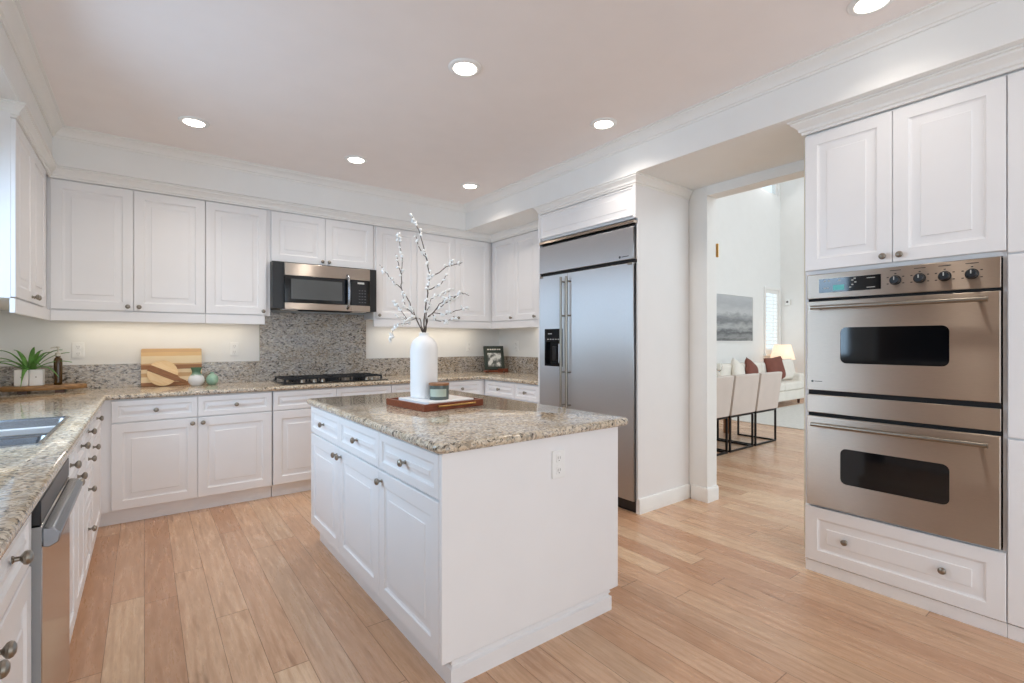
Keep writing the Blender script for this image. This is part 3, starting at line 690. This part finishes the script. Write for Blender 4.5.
for ky in (0.773, 0.679, 0.588, 0.495):
    kx = 1.174-ky
    k = MB().lathe([(0.024, 0.0305), (0.024, 0.034), (0.021, 0.037), (0.019, 0.053), (0.016, 0.056), (0.002, 0.056)], 24, '-Y', o=(kx, 0, 1.582)).build('knob', M['black'], ov)
    MB().box(kx-0.002, kx+0.002, -0.0566, -0.0555, 1.582, 1.598).build('pointer', M['mark'], k)
    for j in range(9):
        a = math.radians(-120+30*j); mx, mz = kx+0.036*math.sin(a), 1.582+0.032*math.cos(a)
        if j % 2 == 0: mk.box(mx-0.004, mx+0.004, -0.0306, -0.030, mz-0.0022, mz+0.0022)
    mk.box(kx-0.022, kx+0.022, -0.0306, -0.030, 1.629, 1.632)
mk.build('print', M['darkmark'], cpn)
def oven_door(z0, z1, wz0, wz1, hz):
    d = MB(); x0, x1 = 0.164, 0.603
    # slab with rounded window hole
    outer_y = (-0.034, -0.014)
    ring = rrect(x0, x1, wz0, wz1, 0.028)
    n = len(ring)
    def outer(px, pz):
        # matching points on the rectangle outline
        return None
    # frame built from lofted rings: outer rectangle resampled to match the rounded hole
    out = []
    for cx_, cz_, sx_, sz_ in ((W-0.001, z1, 1, 1), (0.001, z1, -1, 1), (0.001, z0, -1, -1), (W-0.001, z0, 1, -1)):
        for i in range(n//4): out.append((cx_, cz_))
    d.loft([[(a, -0.014, q) for a, q in out], [(a, -0.031, q) for a, q in out], [(a+(0.003 if a < 0.3 else -0.003), -0.034, q+(0.003 if q < (z0+z1)/2 else -0.003)) for a, q in out],
            [(a, -0.034, q) for a, q in ring], [(a, -0.031, q) for a, q in ring]], False, False)
    dd = d.build('oven_door', M['ovensteel'], ov, smooth=30)
    MB().loft([[(a, -0.014, q) for a, q in ring], [(a, -0.0315, q) for a, q in ring]]).build('window', M['gloss'], dd)
    hb = MB().tube([(0.040, -0.080, hz), (0.738, -0.080, hz)], 0.0115, 12)
    for xa in (0.070, 0.708): hb.tube([(xa, -0.034, hz-0.004), (xa, -0.078, hz)], 0.009, 10)
    hb.build('handle', M['nickel'], dd)
    return dd
ud = oven_door(1.014, 1.500, 1.164, 1.355, 1.464)
oven_door(0.380, 0.870, 0.525, 0.713, 0.830)
box('divider_panel', M['ovensteel'], (0.0, W, -0.030, -0.013, 0.890, 0.988), ov, 0.003)
MB().lathe([(0.006, 0.034), (0.006, 0.0346)], 12, '-Y', o=(0.030, 0, 1.062)).box(0.040, 0.078, -0.0346, -0.034, 1.0605, 1.064).build('badge', M['darkmark'], ud)

# ------------------------------------------------------------------ outlets, downlights, hinge
def outlet(label, loc, rz, w_=0.072, h_=0.118, switch=False):
    t = thing('wall_outlet', label, 'outlet', loc, rz, 'white wall outlets')
    MB().box(-w_/2, w_/2, -0.006, 0, -h_/2, h_/2).build('cover_plate', M['plastic'], t, 0.002)
    for s in (-1, 1):
        r = MB().loft([[(x, -0.006, z+s*0.026) for x, z in rrect(-0.016, 0.016, -0.018, 0.018, 0.008, 3)], [(x, -0.0085, z+s*0.026) for x, z in rrect(-0.0155, 0.0155, -0.0175, 0.0175, 0.008, 3)]]).build('socket', M['plastic'], t)
        MB().box(-0.007, -0.005, -0.0088, -0.0084, s*0.026-0.004, s*0.026+0.008).box(0.005, 0.007, -0.0088, -0.0084, s*0.026-0.004, s*0.026+0.008).box(-0.002, 0.002, -0.0088, -0.0084, s*0.026-0.012, s*0.026-0.008).build('slots', M['slot'], r)
outlet('white outlet on the wall behind the amber soap bottle', (-0.408, 4.9995, 1.212), 0)
outlet('white outlet on the wall above the small green vase', (0.645, 4.9995, 1.212), 0)
outlet('white outlet on the back wall beside the tall white vase', (3.125, 4.9995, 1.222), 0)
outlet('white outlet on the side wall next to the refrigerator, past the cookbook', (3.5695, 4.636, 1.228), -90)
outlet('white outlet on the end panel of the kitchen island', (1.412, 1.5435, 0.756), 0)
CAN_L = ['recessed ceiling light nearest the camera, above the vase on the island', 'recessed ceiling light above the striped cutting board', 'recessed ceiling light in the row before the microwave', 'recessed ceiling light in the far corner, above the cookbook', 'recessed ceiling light in front of the refrigerator', 'recessed ceiling light before the oven cabinet, cut by the photo edge']
can0 = None
for (cx, cy), lb in zip(CANS, CAN_L):
    if can0 is None:
        can0 = c = thing('ceiling_light', lb, 'ceiling light', (cx, cy, ZC), 0, 'round recessed ceiling lights')
        MB().lathe([(0.060, -0.004), (0.066, -0.010), (0.082, -0.009), (0.090, -0.0045), (0.092, -0.0005), (0.060, -0.0005)], 32, caps=False).build('trim_ring', M['plastic'], c)
        MB().lathe([(0.061, -0.006), (0.052, -0.011), (0.03, -0.0125), (0.002, -0.013)], 28).build('lens', M['lens'], c)
    else:
        c = copy_tree(can0); c.location = (cx, cy, ZC); c['label'] = lb
hg = MB().box(XR+0.128, XR+0.142, 2.1505, 2.1525, 1.965, 2.075).tube([(XR+0.148, 2.147, 1.965), (XR+0.148, 2.147, 2.075)], 0.007, 10)
tag(hg.build('door_hinge', M['brass']), 'small brass hinge on the doorway jamb', 'hinge')

# ------------------------------------------------------------------ things on the island
tr = thing('wooden_tray', 'reddish brown wooden tray with brass handles on the island', 'tray', (1.155, 2.28, 0.9142), 5.7)
TW, TD, TH = 0.394, 0.405, 0.038
t_ = MB().box(0, TW, 0, 0.014, 0, TH).box(0, TW, TD-0.014, TD, 0, TH).box(0, 0.014, 0.014, TD-0.014, 0, TH).box(TW-0.014, TW, 0.014, TD-0.014, 0, TH).box(0.014, TW-0.014, 0.014, TD-0.014, 0, 0.009)
t_.build('tray_frame', M['redwood'], tr, 0.002)
for yy, sg in ((0, -1), (TD, 1)):
    hb = MB().tube([(0.075, yy+sg*0.016, 0.024), (0.325, yy+sg*0.016, 0.024)], 0.0045, 10)
    for xa in (0.09, 0.31): hb.tube([(xa, yy, 0.024), (xa, yy+sg*0.016, 0.024)], 0.0045, 8)
    hb.build('handle', M['brass'], tr)
sb = MB().loft([[(x, y, z) for x, y in rrect(a, 0.305-a, a, 0.315-a, 0.006)] for a, z in ((0.002, 0), (0, 0.002), (0, 0.032), (0.003, 0.0348))])
sb = sb.build('stone_slab', plain('white_marble', srgb(238, 236, 234), 0.3, var=0.03, scale=9)); sb.location = (1.195, 2.312, 0.9235); sb.rotation_euler = (0, 0, math.radians(5.7))
tag(sb, 'flat white slab on the wooden tray beneath vase and candle', 'slab')
VZ = 0.9585
VX, VY = 1.292, 2.556
va = MB().lathe([(0.070, 0), (0.076, 0.004), (0.0775, 0.02), (0.0785, 0.27), (0.0755, 0.298), (0.066, 0.322), (0.049, 0.340), (0.032, 0.350), (0.0265, 0.355), (0.0255, 0.366), (0.028, 0.371), (0.025, 0.373), (0.022, 0.367), (0.021, 0.348)], 40).build('vase', M['ceramic'], smooth=60)
va.location = (VX, VY, VZ)
tag(va, 'tall white matte bottle vase holding blossom branches on the tray', 'vase')
cd = thing('candle', 'short candle in a grey green glass jar with a wooden lid', 'candle', (1.312, 2.412, VZ))
MB().lathe([(0.053, 0), (0.055, 0.003), (0.055, 0.078), (0.050, 0.078), (0.050, 0.06)], 32).build('jar', M['candleglass'], cd)
lb_ = [(0.0556*math.cos(math.radians(a)), 0.0556*math.sin(math.radians(a))) for a in range(182, 292, 5)]
MB().loft([[(x, y, z) for x, y in lb_] for z in (0.018, 0.060)], False, False, close=False).build('paper_label', M['wax'], cd, smooth=60)
MB().lathe([(0.055, 0.0785), (0.0565, 0.080), (0.0565, 0.088), (0.055, 0.090), (0.001, 0.090)], 32).build('lid', M['walnut'], cd)
# blossom branches: picture-plane sketches turned into real stems around the vase
def P3(a, bb_, dy=0.0):
    # sketch units (0.1904 px of the photo's frame per unit) -> metres about the vase mouth, in the plane facing the room
    u, v = 370+0.1904*a, 200+0.1904*bb_
    fw = Vector((math.sin(math.radians(37.07)), math.cos(math.radians(37.07)), 0)); rt = Vector((fw.y, -fw.x, 0))
    depth = Vector((VX, VY, 0)).dot(fw)+dy
    return Vector((0, 0, 1.28))+fw*depth+rt*((u-512)/486.4*depth)+Vector((0, 0, (341.4-v)/486.4*depth))
mouth = Vector((VX, VY, VZ+0.371))
ico = bmesh.new(); bmesh.ops.create_icosphere(ico, subdivisions=1, radius=1.0)
ICV = [v.co.copy() for v in ico.verts]; ICF = [[v.index for v in f.verts] for f in ico.faces]; ico.free()
def branch(label, stems, rad=0.0042, root=(0, 0)):
    t = thing('blossom_branch', label, 'branch', mouth, 0, 'blossom branches in the white vase')
    st = MB(); bl = MB()
    start = Vector((root[0]*0.012, root[1]*0.012, -0.18))
    for k, (pts, side, dens) in enumerate(stems):
        q = [P3(a, c, d)-mouth for a, c, d in pts]
        if not side: q = [start, Vector((root[0]*0.010, root[1]*0.010, 0.0))]+q
        # refine with small kinks
        r = []
        for i in range(len(q)-1):
            for j in range(4):
                f = j/4; p = q[i].lerp(q[i+1], f)
                if j and not (not side and i == 0): p += Vector((random.uniform(-1, 1), random.uniform(-1, 1), random.uniform(-1, 1)))*0.004
                r.append(p)
        r.append(q[-1]); n = len(r)
        r0 = rad*(0.65 if side else 1)
        st.tube(r, [r0*(1-0.65*i/n) for i in range(n)], 6)
        i0 = 9 if not side else 2
        for i in range(i0, n):
            if random.random() < min(1, dens*1.5)*(0.55+0.45*i/n):
                for _ in range(random.choice((1, 2, 3, 3))):
                    c = r[i]+Vector((random.uniform(-1, 1), random.uniform(-1, 1), random.uniform(-1, 1)))*0.009
                    s_ = random.uniform(0.006, 0.0115)
                    sc = (s_*random.uniform(0.7, 1.2), s_*random.uniform(0.7, 1.2), s_*random.uniform(0.7, 1.2))
                    bl.add([(c.x+v.x*sc[0], c.y+v.y*sc[1], c.z+v.z*sc[2]) for v in ICV], ICF)
    st.build('stem', M['bark'], t, smooth=60)
    bl.build('blossoms', M['petal'], t, smooth=60)['kind'] = 'stuff'
branch('tallest blossom branch, rising almost straight up from the white vase', [
    ([(288, 600, 0), (300, 520, 0), (312, 410, 0.02), (303, 330, 0.03), (270, 205, 0.04), (240, 120, 0.05), (213, 75, 0.05)], 0, 0.75),
    ([(300, 318, 0.03), (262, 255, 0.05), (240, 190, 0.07)], 1, 0.9), ([(312, 410, 0.02), (362, 382, 0.0), (415, 345, -0.03), (432, 318, -0.04)], 1, 0.35), ([(415, 345, -0.03), (485, 328, -0.05)], 1, 0.6), ([(309, 470, 0.01), (370, 445, -0.02), (408, 388, -0.04)], 1, 0.25)], 0.005, (0.2, 0.3))
branch('forked blossom branch leaning over the microwave side of the vase', [
    ([(240, 615, 0), (210, 540, 0.02), (165, 465, 0.05), (100, 405, 0.08), (50, 340, 0.1)], 0, 0.45),
    ([(165, 465, 0.05), (165, 400, 0.05), (170, 290, 0.06), (152, 205, 0.06), (145, 180, 0.07)], 1, 0.9), ([(165, 400, 0.05), (150, 330, 0.03), (135, 285, 0.02)], 1, 0.5), ([(238, 610, 0.0), (185, 560, -0.03), (172, 490, -0.04)], 1, 0.5)], 0.0045, (-0.7, 0.2))
branch('arching blossom branch reaching out towards the refrigerator', [
    ([(300, 620, 0), (345, 575, -0.02), (410, 535, -0.05), (480, 485, -0.08), (520, 502, -0.1)], 0, 0.35),
    ([(345, 575, -0.02), (390, 520, -0.06), (455, 500, -0.1)], 1, 0.4)], 0.0045, (0.7, -0.3))
branch('slim pale blossom twig just above the arching branch', [
    ([(296, 600, 0), (320, 520, 0.06), (380, 490, 0.1), (440, 470, 0.12)], 0, 0.6)], 0.003, (0.2, -0.8))
branch('low blossom branch spreading sideways, nearly level', [
    ([(300, 618, 0), (335, 592, 0.0), (400, 600, -0.04), (450, 580, -0.06), (512, 568, -0.08)], 0, 0.35), ([(330, 596, 0.0), (345, 632, -0.02), (400, 638, -0.06), (450, 618, -0.08)], 1, 0.5)], 0.004, (0.8, 0.4))
branch('short drooping blossom twigs hanging beside the vase neck', [
    ([(262, 622, 0), (230, 615, -0.04), (195, 632, -0.06), (150, 605, -0.08)], 0, 0.8), ([(240, 622, -0.02), (190, 650, -0.05), (150, 652, -0.07), (125, 672, -0.08), (105, 735, -0.08)], 1, 0.5), ([(195, 632, -0.05), (150, 560, -0.05), (130, 540, -0.06)], 1, 0.9)], 0.0035, (-0.6, -0.5))

# ------------------------------------------------------------------ things on the back counter
rs = thing('wood_riser', 'rustic wooden slab riser on dark feet in the counter corner', 'riser', (-0.57, 4.79, 0.9145), 0)
ed = [(-0.235, -0.02), (-0.20, -0.075), (-0.10, -0.095), (0.02, -0.088), (0.13, -0.070), (0.19, -0.05), (0.23, -0.02), (0.215, 0.03), (0.12, 0.075), (-0.02, 0.09), (-0.15, 0.085), (-0.22, 0.04)]
MB().loft([[(x*0.97, y*0.95, 0.022) for x, y in ed], [(x, y, 0.028) for x, y in ed], [(x, y, 0.050) for x, y in ed], [(x*0.98, y*0.97, 0.054) for x, y in ed]]).build('slab', M['slabwood'], rs, smooth=50)
for xa in (-0.13, 0.06): MB().box(xa, xa+0.05, -0.065, 0.06, 0, 0.022).build('foot', M['darkwood'], rs, 0.003)
pt = thing('potted_plant', 'spiky green plant in a white ribbed pot on the wooden riser', 'plant', (-0.645, 4.775, 0.969), 0)
pot = MB()
for a in (-0.074, 0.001):
    pot.loft([[(x, y, z) for x, y in rrect(a+i, a+0.073-i, -0.04+i, 0.04-i, 0.008, 3)] for i, z in ((0.003, 0), (0, 0.004), (0, 0.112), (0.002, 0.114), (0.006, 0.114), (0.006, 0.098))])
pot = pot.build('pot', M['ceramic'], pt)
for a in (-0.0375, 0.0375): MB().lathe([(0.004, 0.0402), (0.004, 0.042), (0.001, 0.043)], 10, '-Y', o=(a, 0, 0.062)).build('stud', M['nickel'], pot)
def leaf(ang, length, rise, droop, wd=0.030):
    L = MB(); n = 9; l0, l1, mid = [], [], []
    for i in range(n+1):
        f = i/n; r = length*f; z = 0.098+rise*f*2*(1-f*0.5)-droop*f**2.5
        w2 = wd*math.sin(PI*min(1, 0.25+0.75*f))**0.8*(1-f**4)+0.0006
        ca, sa = math.cos(ang), math.sin(ang)
        p = Vector((ca*(0.008+r), sa*(0.008+r), z)); s_ = Vector((-sa, ca, 0))
        l0.append(tuple(p+s_*w2/2+Vector((0, 0, 0.004)))); mid.append(tuple(p)); l1.append(tuple(p-s_*w2/2+Vector((0, 0, 0.004))))
    vs = l0+mid+l1; m = n+1; fs = []
    for i in range(n):
        fs += [(i, i+1, m+i+1, m+i), (m+i, m+i+1, 2*m+i+1, 2*m+i)]
    o = L.add(vs, fs).build('leaf', M['leaf'], pt, smooth=70)
    s = o.modifiers.new('sheet', 'SOLIDIFY'); s.thickness = 0.0016
for ang, ln, ri, dr in ((-2.9, 0.24, 0.09, 0.03), (2.9, 0.21, 0.12, 0.03), (-2.3, 0.19, 0.10, 0.03), (2.2, 0.16, 0.15, 0.0), (-1.7, 0.16, 0.06, 0.16), (1.5, 0.12, 0.17, 0.0), (-1.1, 0.16, 0.09, 0.05), (0.9, 0.15, 0.15, 0.02),
                       (0.1, 0.20, 0.13, 0.0), (-0.15, 0.22, 0.09, 0.03), (-0.6, 0.19, 0.07, 0.11), (0.4, 0.17, 0.16, 0.01), (-2.6, 0.15, 0.15, 0.0), (3.1, 0.26, 0.10, 0.06), (-0.9, 0.12, 0.15, 0.0)):
    leaf(ang, ln, ri, dr)
sd = thing('soap_dispenser', 'amber glass pump bottle standing on the wooden riser', 'bottle', (-0.497, 4.765, 0.969), 0)
MB().lathe([(0.020, 0), (0.0235, 0.004), (0.024, 0.02), (0.024, 0.175), (0.021, 0.188), (0.014, 0.196), (0.0135, 0.206)], 24).build('bottle', M['amber'], sd, smooth=60)
pm = MB().lathe([(0.0155, 0.2065), (0.0155, 0.228), (0.010, 0.231), (0.004, 0.233), (0.004, 0.262), (0.009, 0.263), (0.010, 0.274), (0.002, 0.275)], 16)
pm.tube([(0, 0, 0.269), (-0.02, -0.008, 0.270), (-0.038, -0.015, 0.264)], 0.0035, 8)
pm.build('pump', plain('clear_grey_plastic', srgb(196, 192, 180), 0.3), sd)
cbd = thing('cutting_board', 'large rectangular striped wooden cutting board leaning on the backsplash', 'cutting board', (0.185, 4.918, 0.9152), 0)
brd = MB().loft([[(x, y, z) for x, z in rrect(-0.208, 0.208, 0, 0.31, 0.012, 4)] for y in (0, 0.018)]).build('board', M['striped'], cbd, 0.002)
brd.rotation_euler = (math.radians(-9), 0, 0)
rb = thing('round_board', 'round maple paddle board with a dark stripe, leaning on the striped board', 'cutting board', (0.118, 4.873, 1.0225), 0)
rb.rotation_euler = (math.radians(-11), math.radians(27), 0)
MB().lathe([(0.100, -0.006), (0.104, -0.004), (0.104, 0.004), (0.100, 0.006)], 48, '-Y').build('disc', M['maple'], rb)
st = MB()
hw = 0.026
pts = [(-0.1005, -hw), (0.1005, -hw), (0.1005, hw), (-0.1005, hw)]
pf = [(-0.1045, -0.014), (-0.1005, -hw), (0.1005, -hw), (0.112, -0.018), (0.128, -0.013), (0.172, -0.012), (0.180, 0.0), (0.172, 0.012), (0.128, 0.013), (0.112, 0.018), (0.1005, hw), (-0.1005, hw), (-0.1045, 0.014)]
st.loft([[(x, y, z) for x, z in pf] for y in (-0.0068, 0.0068)])
st.build('handle', M['walnut'], rb, 0.001)
def jug_mat():
    t = NT('two_tone_glaze'); tc = t.node('ShaderNodeTexCoord'); sp = t.node('ShaderNodeSeparateXYZ'); t.link(tc.outputs['Object'], sp.inputs[0])
    z = t.math('ADD', sp.outputs['Z'], t.math('MULTIPLY', t.math('SUBTRACT', t.noise(t.coord(), 30), 0.5), 0.03))
    t.link(t.ramp(z, [(0.078, srgb(228, 230, 232)), (0.095, srgb(120, 150, 128)), (0.12, srgb(86, 122, 98))]), t.b.inputs['Base Color']); t.b.inputs['Roughness'].default_value = 0.18
    return t.m
jg = MB().lathe([(0.034, 0), (0.040, 0.004), (0.057, 0.03), (0.060, 0.048), (0.054, 0.072), (0.040, 0.090), (0.032, 0.103), (0.031, 0.118), (0.037, 0.140), (0.042, 0.150), (0.039, 0.150), (0.030, 0.13), (0.028, 0.11)], 32).build('glazed_vase', jug_mat(), smooth=60)
jg.location = (0.343, 4.80, 0.9146); tag(jg, 'squat white vase with a flared green neck, beside the striped board', 'vase')
gv = MB().lathe([(0.022, 0), (0.028, 0.003), (0.044, 0.026), (0.047, 0.045), (0.041, 0.068), (0.024, 0.086), (0.014, 0.093), (0.013, 0.100), (0.017, 0.106), (0.013, 0.106), (0.010, 0.10)], 32).build('bud_vase', M['celadon'], smooth=60)
gv.location = (0.457, 4.815, 0.9146); tag(gv, 'small round pale green bud vase near the cooktop', 'vase')
# cookbook on a stand
ck = thing('cookbook', 'dark green book propped upright on a wooden stand in the corner', 'book', (3.330, 4.745, 0.945), -14)
cv = MB().box(-0.125, 0.125, -0.012, 0.012, 0, 0.285).build('cover', M['darkgreen'], ck, 0.002)
MB().box(-0.085, 0.085, -0.0135, -0.0122, 0.035, 0.20).build('cover_picture', M['photo'], cv)
mk = MB()
for i, (a, q) in enumerate(((-0.085, -0.062), (-0.054, -0.030), (-0.024, -0.002), (0.004, 0.026), (0.036, 0.052), (0.060, 0.084))): mk.box(a, q, -0.0132, -0.0122, 0.235, 0.250)
mk.build('title_print', M['page'], cv)
cv.rotation_euler = (math.radians(-12), 0, 0)
bst = thing('book_stand', 'small brown wooden stand holding the dark green book', 'stand', (3.330, 4.745, 0.9147), -14)
MB().box(-0.13, 0.13, -0.045, 0.04, 0.004, 0.024).build('ledge', M['redwood'], bst, 0.004)
MB().box(0.02, 0.15, -0.050, -0.046, 0.0, 0.044).build('lip', M['redwood'], bst, 0.001)
for xa in (-0.11, 0.09): MB().tube([(xa, -0.06, 0.012), (xa-0.01, -0.09, 0.006)], 0.008, 8).build('foot', M['darkwood'], bst)
bk = MB().box(-0.06, 0.06, 0.062, 0.072, 0.0, 0.22).build('easel_back', M['darkwood'], bst, 0.003)
bk.rotation_euler = (math.radians(-12), 0, 0); bk.location = (0, -0.016, 0.026)

# ------------------------------------------------------------------ dining room
ch0 = thing('dining_chair', 'cream upholstered dining chair nearest the sofa, at the end of the row', 'chair', (6.235, 2.93, 0), 0, 'cream dining chairs')
bkm = MB()
prof = [(0.005, 0.425), (-0.055, 0.885), (-0.045, 0.895), (-0.005, 0.895), (0.010, 0.885), (0.075, 0.44)]
bkm.loft([[(x, y, z) for y, z in prof] for x in (-0.272, 0.272)])
bkm.build('backrest', M['chairfab'], ch0, 0.012, seg=3)
MB().box(-0.272, 0.272, 0.078, 0.56, 0.415, 0.50).build('seat', M['chairfab'], ch0, 0.02, seg=3)
for sx in (-0.258, 0.258):
    for yy in (0.03, 0.52): MB().box(sx-0.010, sx+0.010, yy-0.010, yy+0.010, 0, 0.42).build('leg', M['blackmetal'], ch0)
    MB().box(sx-0.010, sx+0.010, 0.041, 0.509, 0.0, 0.02).build('stretcher', M['blackmetal'], ch0)
MB().box(-0.247, 0.247, 0.02, 0.04, 0.0, 0.02).build('stretcher', M['blackmetal'], ch0)
MB().box(-0.268, 0.268, 0.02, 0.53, 0.40, 0.416).build('seat_frame', M['blackmetal'], ch0)
for x, lb in ((5.645, 'cream upholstered dining chair in the middle of the row at the table'), (5.055, 'cream upholstered dining chair half hidden by the doorway jamb')):
    c = copy_tree(ch0); c.location = (x, 2.93, 0); c['label'] = lb
tb = thing('dining_table', 'wooden dining table behind the row of cream chairs', 'table', (0, 0, 0))
MB().box(4.6, 6.75, 3.52, 4.32, 0.71, 0.75).build('tabletop', M['tableoak'], tb, 0.006)
for x in (4.8, 6.52):
    for y in (3.62, 4.22): MB().box(x-0.04, x+0.04, y-0.04, y+0.04, 0, 0.71).build('leg', M['tableoak'], tb, 0.004)
gl = MB().lathe([(0.034, 0), (0.034, 0.003), (0.006, 0.008), (0.004, 0.012), (0.004, 0.085), (0.012, 0.095), (0.034, 0.125), (0.041, 0.165), (0.036, 0.215), (0.0345, 0.215), (0.039, 0.165), (0.032, 0.127), (0.008, 0.1)], 24).build('wine_glass', M['glass'], smooth=60)
gl.location = (6.62, 3.80, 0.7505); tag(gl, 'clear wine glass on the dining table', 'glass')
# sofa
sf = thing('sofa', 'long white linen sofa against the dining room wall', 'sofa', (0, 0, 0))
SX_0, SX_1, SYF = 8.3, 11.0, 4.38
box('base', M['sofafab'], (SX_0, SX_1, SYF+0.03, 5.30, 0.10, 0.30), sf, 0.02)
box('back', M['sofafab'], (SX_0+0.2, SX_1-0.2, 5.02, 5.30, 0.30, 0.82), sf, 0.05, seg=4)
for x0 in (SX_0, SX_1-0.2): box('arm', M['sofafab'], (x0, x0+0.2, SYF+0.03, 5.30, 0.30, 0.62), sf, 0.05, seg=4)
n = 3; cw = (SX_1-SX_0-0.4)/n
for i in range(n):
    x0 = SX_0+0.2+i*cw
    box('seat_cushion', M['sofafab'], (x0+0.005, x0+cw-0.005, SYF, 5.02, 0.30, 0.47), sf, 0.04, seg=4)
    box('back_cushion', M['sofafab'], (x0+0.01, x0+cw-0.01, 4.82, 5.01, 0.472, 0.86), sf, 0.06, seg=4)
for x in (SX_0+0.1, SX_1-0.1):
    for y in (SYF+0.12, 5.2): MB().lathe([(0.02, 0), (0.03, 0.1)], 12, o=(x, y, 0)).build('leg', M['darkwood'], sf)
def pillow(label, loc, w_, h_, t_, mat, rz, tilt, roll=0):
    b = MB(); n = 12; vs = []; fs = []
    for sgn in (-1, 1):
        for i in range(n+1):
            for j in range(n+1):
                a, c = i/n*2-1, j/n*2-1
                th = t_/2*((1-a**4)*(1-c**4))**0.6
                k = 1-0.06*(1-abs(a))*abs(c)**3; k2 = 1-0.06*(1-abs(c))*abs(a)**3
                vs.append((a*w_/2*k2, sgn*th, c*h_/2*k+h_/2))
    m = (n+1)**2
    for s in range(2):
        for i in range(n):
            for j in range(n):
                q = [s*m+i*(n+1)+j, s*m+(i+1)*(n+1)+j, s*m+(i+1)*(n+1)+j+1, s*m+i*(n+1)+j+1]
                fs.append(tuple(q))
    o = b.add(vs, fs)
    me = o.build('throw_pillow', mat, smooth=80)
    bm = bmesh.new(); bm.from_mesh(me.data); bmesh.ops.remove_doubles(bm, verts=bm.verts, dist=1e-5); bmesh.ops.recalc_face_normals(bm, faces=bm.faces); bm.to_mesh(me.data); bm.free()
    me.rotation_euler = (math.radians(tilt), math.radians(roll), math.radians(rz)); me.location = loc
    tag(me, label, 'pillow', 'pillows on the white sofa')
pillow('white pillow on the sofa seen just over the middle chair', (8.95, 4.72, 0.475), 0.5, 0.46, 0.16, M['sofafab'], 8, -14, 20)
pillow('rust brown pillow on the sofa, between middle and end chairs', (9.43, 4.72, 0.475), 0.5, 0.46, 0.16, M['rust'], 4, -14, 24)
pillow('rust brown pillow on the sofa in front of the table lamp', (10.45, 4.68, 0.475), 0.62, 0.50, 0.18, M['rust'], -6, -16, -4)
pillow('white pillow at the sofa end, beside a rust brown one', (10.74, 4.62, 0.475), 0.44, 0.46, 0.16, M['sofafab'], -14, -14)
stb = thing('side_table', 'pale wooden side table behind the sofa end under the lamp', 'table', (11.42, 5.05, 0))
MB().lathe([(0.26, 0.55), (0.265, 0.555), (0.265, 0.575), (0.26, 0.58)], 32).build('tabletop', M['tableoak'], stb)
for a in range(3):
    MB().tube([(0.2*math.cos(a*2.094+0.5), 0.2*math.sin(a*2.094+0.5), 0), (0.16*math.cos(a*2.094+0.5), 0.16*math.sin(a*2.094+0.5), 0.55)], 0.018, 10).build('leg', M['tableoak'], stb)
lp = thing('table_lamp', 'lit table lamp with a pleated white shade in the dining room corner', 'lamp', (11.42, 5.05, 0.5805))
MB().lathe([(0.09, 0), (0.11, 0.02), (0.12, 0.10), (0.09, 0.20), (0.04, 0.26), (0.02, 0.28), (0.02, 0.36)], 24).build('lamp_base', M['terracotta'], lp, smooth=60)
rings = []
for f in range(2):
    r = 0.25-0.09*f; rings.append([((r+0.006*(-1)**j)*math.cos(2*PI*j/48), (r+0.006*(-1)**j)*math.sin(2*PI*j/48), 0.30+0.33*f) for j in range(48)])
shd = MB().loft(rings, False, False).build('lamp_shade', M['shade'], lp, smooth=60)
so = shd.modifiers.new('sheet', 'SOLIDIFY'); so.thickness = 0.004
d = bpy.data.lights.new('lamp_bulb', 'POINT'); d.energy = 1.5; d.color = (1, 0.8, 0.55); d.shadow_soft_size = 0.05
o = bpy.data.objects.new('lamp_bulb', d); C.objects.link(o); o.location = (11.42, 5.05, 1.05)
# painting
pa = thing('wall_picture', 'large grey seascape picture hung on the dining room wall', 'picture', (9.98, DY-0.001, 1.275))
PW, PH = 1.55, 1.0
MB().box(-PW/2, PW/2, -0.03, 0, 0, 0.02).box(-PW/2, PW/2, -0.03, 0, PH-0.02, PH).box(-PW/2, -PW/2+0.02, -0.03, 0, 0.02, PH-0.02).box(PW/2-0.02, PW/2, -0.03, 0, 0.02, PH-0.02).build('frame', M['plastic'], pa, 0.002)
MB().box(-PW/2+0.02, PW/2-0.02, -0.018, -0.002, 0.02, PH-0.02).build('print', M['painting'], pa)
rg = MB().loft([[(x, y, z) for x, y in rrect(7.6, 11.7, 1.4, 4.36, 0.03, 3)] for z in (0.0005, 0.010, 0.012)]).build('area_rug', M['rug'])
tag(rg, 'pale grey area rug on the dining room floor before the sofa', 'rug')
sp_ = thing('wall_sensor', 'tiny white sensor on the far wall beside the shuttered window', 'sensor', (DX-0.001, 5.22, 2.20), -90)
MB().box(-0.05, 0.05, -0.05, 0, -0.07, 0.07).build('housing', M['plastic'], sp_, 0.015)
MB().lathe([(0.025, 0.05), (0.02, 0.06), (0.003, 0.063)], 14, '-Y', o=(0, 0, 0.01)).build('sensor_eye', M['slot'], sp_)
